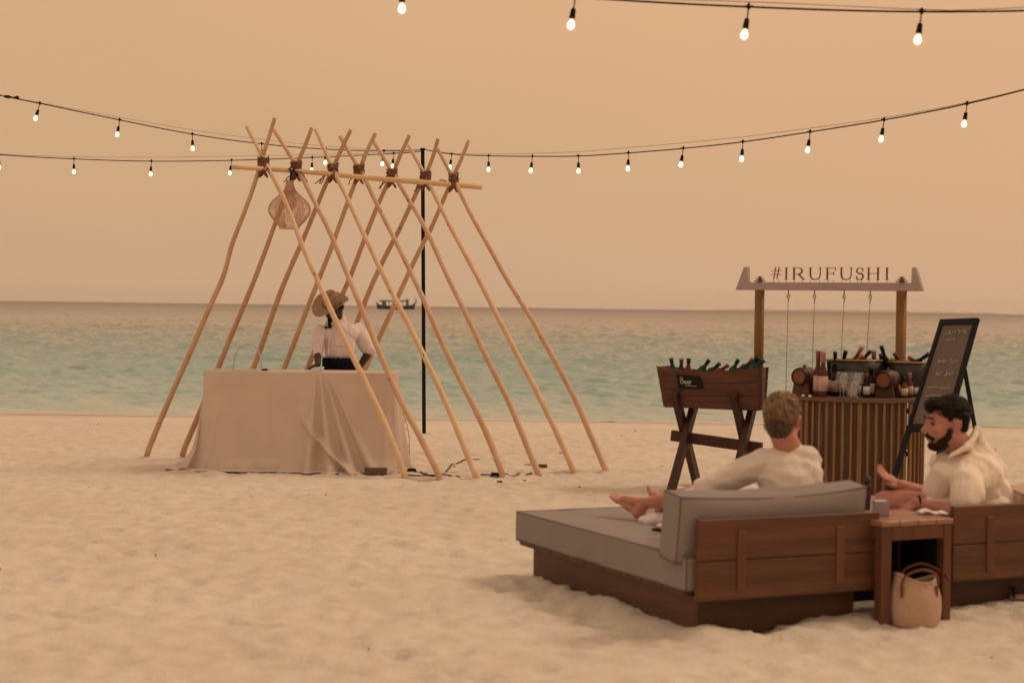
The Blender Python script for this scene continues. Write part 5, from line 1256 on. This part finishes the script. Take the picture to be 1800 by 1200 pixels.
# --- waiter behind the table
def waiter():
    Y = 17.35; T = lambda px, py, dy=0: P(px, py, Y + dy)
    root = thing('person', 'waiter in white shirt and straw hat standing behind the cloth covered table', 'person', (T(600, 640).x, Y, 0))
    hc = T(586, 541, -.06); f = V(-.62, -.50, -.62); u = V(-.42, -.38, .80)
    mb = MB(); neck = T(592, 562, .02)
    q, rot = head(mb, hc, f, u, 1.0, neck)
    shR = T(563, 583, -.08); shL = T(627, 580, .10); hip = V(T(600, 650).x, Y, .93)
    mb.ell(T(597, 590), (.15, .11, .12)); mb.cap(T(598, 600), hip, .13, .12); mb.cap(shR, shL, .055, .055)
    eR = T(558, 620, -.16); wR = T(559, 640, -.30); mb.chain([shR, eR, wR], [.05, .042, .030]); hand(mb, wR, V(-.75, -.45, -.32), V(-.1, -.2, -1), 1.05, .55, 1)
    eL = T(648, 619, .06); wL = T(630, 648, .02); mb.chain([shL, eL, wL], [.052, .044, .031]); hand(mb, wL, V(-.35, -.4, -.7), V(-.9, .1, 0), 1.0, .5, -1)
    for sx in (-.10, .10):
        h_ = hip + V(sx, 0, -.05); kn = V(h_.x + sx * .2, Y - .02, .50); an = V(h_.x + sx * .3, Y + .03, .09); mb.chain([h_, kn, an], [.09, .062, .042]); foot(mb, an, an + V(0, .05, -.055), an + V(-.03, -.20, -.065), (0, 0, 1), 1.0)
    blob(mb, 'body', M['skin_d'], root, .008, 4)
    mb = MB()   # shirt
    mb.ell(T(599, 586), (.178, .128, .115)); mb.cap(T(598, 590), V(T(597, 640).x, Y, 1.15), .152, .162); mb.cap(T(570, 588, -.05), T(622, 584, .06), .080, .085)
    mb.cap(neck + V(-.03, -.02, .0), neck + V(.03, .02, 0), .065, .06)
    mb.chain([shL, T(645, 607, .09), T(647, 614, .065)], [.076, .080, .070]); mb.chain([shR, T(559, 612, -.13), T(558.5, 622, -.17)], [.066, .058, .050])
    blob(mb, 'shirt', M['shirt_w'], root, .0085, 3, lambda p, n: wrinkle(.012, 8.0, (1.3, 1, .6))(p, n) + .6 * folds(.016, 5.5)(p, n))
    # pocket and placket
    MB().box(T(582, 600) + V(0, -.172, 0), (.014, .006, .26), Matrix.Rotation(.06, 3, 'Y'), .002).build('placket', M['shirt_w'], root)
    MB().box(T(600, 598) + V(.0, -.176, 0), (.088, .006, .105), None, .003).build('pocket', M['shirt_w'], root)
    mb = MB()
    for k in range(2):
        s_ = -1 if k == 0 else 1; mb.cap(neck + V(-.02, -.06, .005), neck + V(-.055 + .055 * k, -.115, -.065), .020, .010)
    blob(mb, 'collar', M['shirt_w'], root, .007, 2)
    mb = MB(); mb.cap(neck + V(-.055, -.06, .02), neck + V(-.06, -.10, -.07), .034, .018); mb.cap(neck + V(-.06, -.1, -.05), neck + V(-.045, -.12, -.10), .022, .012)
    blob(mb, 'scarf', M['navy'], root, .007, 2)
    mb = MB(); mb.lathe([(.160, 1.05), (.176, 1.075), (.178, 1.03), (.182, .90), (.20, .5), (.20, .38)], (T(597, 640).x, Y, 0), n=28, sy=.97)
    blob(mb, 'apron', M['navy'], root, .009, 1)
    # straw hat
    hb_ = q(0, .005, .045); f_, u_, r_ = frame(f, u)
    f_, u_, r_ = frame(V(-.76, -.46, -.46), V(-.22, -.62, .75)); hb_ = T(584, 534, -.13)
    hat = MB(); nseg = 40; vs = []
    prof = [(0.0, .125), (.03, .130), (.052, .136), (.066, .132), (.077, .10), (.086, .03), (.091, .004), (.105, -.002), (.13, -.004), (.155, .000), (.170, .004)]
    for (r0, h0) in prof:
        for j in range(nseg):
            w = 2 * pi * j / nseg; ff = cos(w); ss = sin(w); rr_ = max(r0, .001)
            h1 = h0
            if r0 < .085: h1 -= .032 * math.exp(-(ss * r0 / .028) ** 2) * (1 if r0 < .08 else .2)   # crease along the crown
            if r0 > .10: h1 += (r0 - .094) * (.80 * ss * ss - .30 * ff * ff * (1 if ff > 0 else .2)) ; rr_ *= (1 + .20 * ff * (1 if ff > 0 else .2))
            vs.append(hb_ + f_ * (rr_ * 1.08 * ff) + r_ * (rr_ * .94 * ss) + u_ * h1)
    hat.add(vs, [(i * nseg + j, i * nseg + (j + 1) % nseg, (i + 1) * nseg + (j + 1) % nseg, (i + 1) * nseg + j) for i in range(len(prof) - 1) for j in range(nseg)])
    ho = hat.build('hat', M['straw'], root, smooth=True); so_ = ho.modifiers.new('s', 'SOLIDIFY'); so_.thickness = .006
    MB().tube([hb_ + f_ * (.099 * cos(a * .2618)) + r_ * (.088 * sin(a * .2618)) + u_ * .018 for a in range(24)], .009, 6, closed=True).build('hat_band', M['hatband'], ho, smooth=True)
    mb = MB(); mb.ell(q(0, -.045, .00), (.078, .062, .080), rot); mb.ell(q(0, -.07, -.03), (.06, .04, .05), rot)
    blob(mb, 'hair', M['hair_k'], root, .009, 2)
waiter()

# --- person on the front daybed
def sitter():
    Y = 9.03; T = lambda px, py, dy=0: P(px, py, Y + dy)
    root = thing('person', 'person in cream top seen from behind, legs stretched out on the front daybed', 'person', (1.48, 9.10, .385))
    hc = T(1377, 740, -.02); f = V(.50, .86, -.16); u = V(.05, .10, 1); s = 1.14
    mb = MB(); neck = T(1388, 792, .02)
    q, rot = head(mb, hc, f, u, s, neck, .058)
    sR = T(1421, 810, .02); sL = T(1334, 816, -.02); hip = V(1.49, 9.17, .50)
    mb.ell(T(1384, 845), (.150, .10, .13)); mb.cap(T(1386, 850), hip, .120, .125); mb.cap(sR, sL, .048, .05)
    eL = T(1240, 862, .05); wL = V(1.10, 9.30, .60); mb.chain([sL, eL, wL], [.046, .038, .027]); hand(mb, wL, V(-.4, .8, -.2), V(0, -.1, -1), 1.0, .4, -1)
    eR = T(1424, 888, .12); wR = V(1.38, 9.42, .60); mb.chain([sR, eR, wR], [.046, .038, .027]); hand(mb, wR, V(-.6, .7, 0), V(0, -.1, -1), 1.0, .4, 1)
    for (hx, kn, an, he, to, bg) in (
        (V(-.08, .02, 0), V(1.12, 9.50, .60), P(1134, 884, 9.78), P(1121, 901, 9.80), P(1074, 869, 9.98), 1),
        (V(.06, .08, 0), V(1.30, 9.75, .62), P(1168, 886, 10.02), P(1160, 897, 10.08), P(1146, 856, 10.18), -1)):
        mb.chain([hip + hx, kn], [.098, .064]); mid = kn.lerp(an, .38) + V(0, 0, -.014); mb.chain([kn, mid, an], [.056, .056, .033]); foot(mb, an, he, to, V(.35, -.45, .9), 1.0, bg)
    blob(mb, 'body', M['skin_f'], root, .0062, 4)
    mb = MB()
    mb.cap(T(1342, 812), T(1416, 806), .064, .070); mb.ell(T(1384, 830), (.176, .118, .120)); mb.cap(T(1385, 848), V(1.48, 9.13, .50), .150, .150)
    mb.ell(T(1424, 834, .0), (.062, .09, .10)); mb.cap(T(1384, 800, .02), T(1391, 800, .02), .082, .082)
    mb.chain([T(1338, 814), T(1290, 836, .03), T(1238, 858, .05)], [.074, .070, .056]); mb.chain([T(1238, 860, .05), V(1.13, 9.25, .60)], [.056, .042])
    mb.chain([sR, T(1426, 860, .06), eR], [.066, .060, .05])
    blob(mb, 'top', M['shirt_c'], root, .0075, 4, wrinkle(.014, 8.0, (.7, 1, 1.5)))
    mb = MB(); mb.cap(hip + V(-.07, 0, 0), V(1.26, 9.36, .57), .125, .095); mb.cap(hip + V(.08, .05, 0), V(1.38, 9.5, .58), .125, .095); mb.ell(hip, (.19, .15, .12))
    mb.cap(T(1222, 868, .28), T(1205, 872, .3), .045, .03)
    blob(mb, 'shorts', M['shirt_c'], root, .010, 4, wrinkle(.008, 9))
    mb = MB()   # hair: smooth cap drawn up, small knot at the crown
    mb.ell(q(0, -.022, .058), (.084 * s, .092 * s, .080 * s), rot); mb.ell(q(0, -.050, .025), (.080 * s, .068 * s, .072 * s), rot)
    mb.cap(q(-.02, -.11, .045), q(.012, -.118, .070), .024 * s, .028 * s); mb.ell(q(.0, -.088, .080), (.044 * s, .036 * s, .034 * s), rot); mb.ell(q(0, .02, .105), (.055 * s, .06 * s, .03 * s), rot)
    blob(mb, 'hair', M['hair_b'], root, .0065, 3, lambda p, n: .010 * mnoise.noise(V(p.x * 24, p.y * 24, p.z * 12)) + .005 * mnoise.noise(V(p.x * 70, p.y * 60, p.z * 25)))
    knot = V(0, -.075, .055)
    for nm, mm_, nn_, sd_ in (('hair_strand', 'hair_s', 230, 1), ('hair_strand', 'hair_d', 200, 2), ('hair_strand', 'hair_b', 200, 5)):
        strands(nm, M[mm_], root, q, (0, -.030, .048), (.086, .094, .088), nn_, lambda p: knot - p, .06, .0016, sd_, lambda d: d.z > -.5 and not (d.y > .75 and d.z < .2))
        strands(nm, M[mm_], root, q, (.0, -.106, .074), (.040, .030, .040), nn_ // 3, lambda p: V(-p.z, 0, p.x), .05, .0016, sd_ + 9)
    strands('hair_strand', M['hair_b'], root, q, (0, -.052, -.022), (.072, .064, .062), 130, lambda p: V(0, -.2, 1), .035, .0014, 7, lambda d: d.y < .2)
    mb = MB(); mb.ell(q(0, -.052, -.022), (.069 * s, .060 * s, .058 * s), rot); mb.ell(q(0, -.050, -.060), (.052 * s, .035 * s, .030 * s), rot)
    blob(mb, 'cropped_hair', M['hair_u'], root, .0065, 3)
sitter()
g = P(1172, 925, 9.35)
ph = thing('phone', 'white phone with black edge lying on the grey mattress beside the back cushion', 'phone', (g.x, g.y, .385))
MB().box((g.x, g.y, .392), (.085, .15, .010), Matrix.Rotation(.9, 3, 'Z'), .003).build('screen', M['black'], ph); MB().box((g.x + .012, g.y + .01, .408), (.08, .12, .022), Matrix.Rotation(.8, 3, 'Z'), .006).build('cover', M['paper'], ph)
g = P(1150, 908, 9.6); tmb = MB(); tmb.ell((g.x + .05, g.y + .1, .40), (.13, .09, .035)); tmb.ell((g.x, g.y + .06, .40), (.06, .05, .04)); tmb.ell((g.x + .11, g.y + .04, .40), (.06, .06, .03))
tw = blob(tmb, 'towel', M['paper'], None, .009, 2, wrinkle(.012, 14)); tag(tw, 'crumpled pale towel on the mattress behind the sitter\'s feet', 'towel')

# --- man on the right daybed
def man():
    Y = 9.55; T = lambda px, py, dy=0: P(px, py, Y + dy)
    root = thing('person', 'bearded dark haired man in ivory shirt sitting in profile behind the side table', 'person', (2.66, 9.6, .385))
    s = 1.16; hc = T(1664, 746); f = V(-1, -.10, -.03); u = V(-.08, 0, 1)
    mb = MB(); neck = T(1698, 800, .02)
    q, rot = head(mb, hc, f, u, s, neck, .062, 1.04)
    sN = T(1700, 846, -.17); sF = T(1690, 838, .20); hip = V(2.68, 9.6, .50)
    mb.ell(T(1706, 848), (.15, .18, .14)); mb.cap(T(1714, 850), hip, .145, .15); mb.cap(sN, sF, .058, .058)
    eN = T(1688, 903, -.26); wN = T(1612, 884, -.16); mb.chain([sN, eN, wN], [.060, .050, .034]); hand(mb, wN, V(-.75, .1, -.45), V(.1, .3, -1), 1.12, .9, 1)
    eF = T(1640, 872, .16); wF = T(1580, 852, .06); mb.chain([sF, eF, wF], [.058, .048, .033]); hand(mb, wF, V(-.80, -.10, .50), V(-.25, -.45, .8), 1.12, .30, 1)
    kN = T(1556, 884, .02); kF = T(1590, 880, .26)
    for (k_, dy) in ((kN, 0), (kF, .22)):
        an = V(k_.x - .03, k_.y + .02, .085); mb.chain([hip + V(0, -.08 + dy, 0), k_], [.105, .072]); mid = k_.lerp(an, .35) + V(.02, 0, 0); mb.chain([k_, mid, an], [.062, .062, .038]); foot(mb, an, an + V(.05, 0, -.05), an + V(-.19, -.03, -.06), (0, 0, 1), 1.1, 1)
    blob(mb, 'body', M['skin_f'], root, .0065, 4)
    mb = MB()
    mb.cap(T(1700, 840, -.14), T(1696, 832, .16), .085, .085); mb.ell(T(1702, 840), (.175, .205, .150)); mb.ell(T(1722, 836), (.125, .18, .140)); mb.cap(T(1712, 850), V(2.70, 9.6, .50), .165, .180)
    mb.cap(T(1662, 835, -.04), T(1650, 865, 0), .090, .10); mb.cap(T(1664, 812, .02), T(1690, 822, .02), .055, .09); mb.cap(T(1710, 800, .02), T(1716, 822, .02), .085, .13); mb.chain([T(1714, 764, 0), T(1700, 786, -.08), T(1672, 800, -.10)], [.020, .020, .016]); mb.cap(T(1722, 790, .02), T(1740, 830, .02), .065, .10)
    mb.chain([sN, T(1700, 868, -.23), T(1697, 880, -.25)], [.088, .092, .088]); mb.chain([sF, T(1660, 862, .17)], [.085, .065])
    blob(mb, 'shirt', M['shirt_m'], root, .0078, 4, lambda p, n: folds(.022, 4.2)(p, n) + wrinkle(.0025, 15, (1.5, 1, .7))(p, n))
    mb = MB(); mb.chain([T(1717, 752, .01), T(1712, 770, -.05), T(1697, 786, -.10), T(1668, 803, -.12)], [.013, .017, .016, .010]); mb.chain([T(1717, 752, .03), T(1700, 784, .09), T(1642, 804, .03)], [.013, .016, .012]); mb.chain([T(1722, 756, 0), T(1726, 778, -.02)], [.018, .020])
    mb.cap(T(1642, 803, -.03), T(1637, 815, -.03), .016, .013)
    blob(mb, 'collar', M['shirt_m'], root, .007, 2, wrinkle(.004, 12))
    mb = MB(); mb.cap(hip + V(0, -.08, 0), T(1640, 895, .0), .135, .11); mb.cap(hip + V(0, .14, 0), T(1650, 892, .24), .135, .11)
    blob(mb, 'shorts', M['shirt_m'], root, .010, 4, wrinkle(.008, 9))
    mb = MB()
    mb.ell(q(0, -.030, .062), (.083 * s, .088 * s, .078 * s), rot); mb.ell(q(0, .040, .098), (.062 * s, .056 * s, .032 * s), rot); mb.ell(q(0, .082, .086), (.045 * s, .026 * s, .026 * s), rot)
    mb.ell(q(0, -.070, .015), (.072 * s, .042 * s, .065 * s), rot)
    for a in (-1, 1): mb.cap(q(a * .064, .022, .060), q(a * .068, .004, .022), .018 * s, .010 * s)
    blob(mb, 'hair', M['hair_k'], root, .0065, 2, lambda p, n: .010 * mnoise.noise(V(p.x * 26, p.y * 26, p.z * 20)) + .005 * mnoise.noise(V(p.x * 60, p.y * 60, p.z * 30)))
    mb = MB()
    mb.ell(q(0, .060, -.100), (.038 * s, .034 * s, .028 * s), rot); mb.ell(q(0, .030, -.092), (.052 * s, .045 * s, .026 * s), rot)
    for a in (-1, 1): mb.chain([q(a * .066, .006, -.020), q(a * .064, .014, -.055), q(a * .048, .048, -.088)], [.009 * s, .016 * s, .024 * s]); mb.cap(q(a * .004, .100, -.047), q(a * .032, .082, -.066), .010 * s, .011 * s)
    strands('hair_strand', M['hair_g'], root, q, (0, -.026, .060), (.086, .094, .084), 260, lambda p: V(.1 * p.x, 1, -.1 + 2 * max(0, -p.y - .05)), .055, .0018, 21, lambda d: d.z > -.25 and not (d.y > .8 and d.z < .3), 1.03)
    strands('hair_strand', M['hair_g'], root, q, (0, .060, .100), (.058, .045, .036), 90, lambda p: V(0, 1, .3), .045, .0020, 22, lambda d: d.z > -.3, 1.04)
    blob(mb, 'beard', M['beard'], root, .0062, 2, lambda p, n: .005 * mnoise.noise(V(p.x * 60, p.y * 60, p.z * 40)))
    for a in (-1, 1):
        MB().ell(q(a * .034, .082, .008), (.011 * s, .006 * s, .006 * s), rot, 10, 6).build('eye', M['hair_k'], root, smooth=True)
        MB().tube([q(a * .016, .100, .034), q(a * .034, .098, .040), q(a * .052, .084, .032)], .0042 * s, 6).build('eyebrow', M['hair_k'], root, smooth=True)
    MB().tube([wN + V(.01, 0, .004) + V(0, .036 * cos(a * .5236), .036 * sin(a * .5236)) for a in range(12)], .007, 6, closed=True).build('wrist_band', M['black'], root, smooth=True)
man()
for o in bpy.data.objects:
    if '_o' in o: del o['_o']
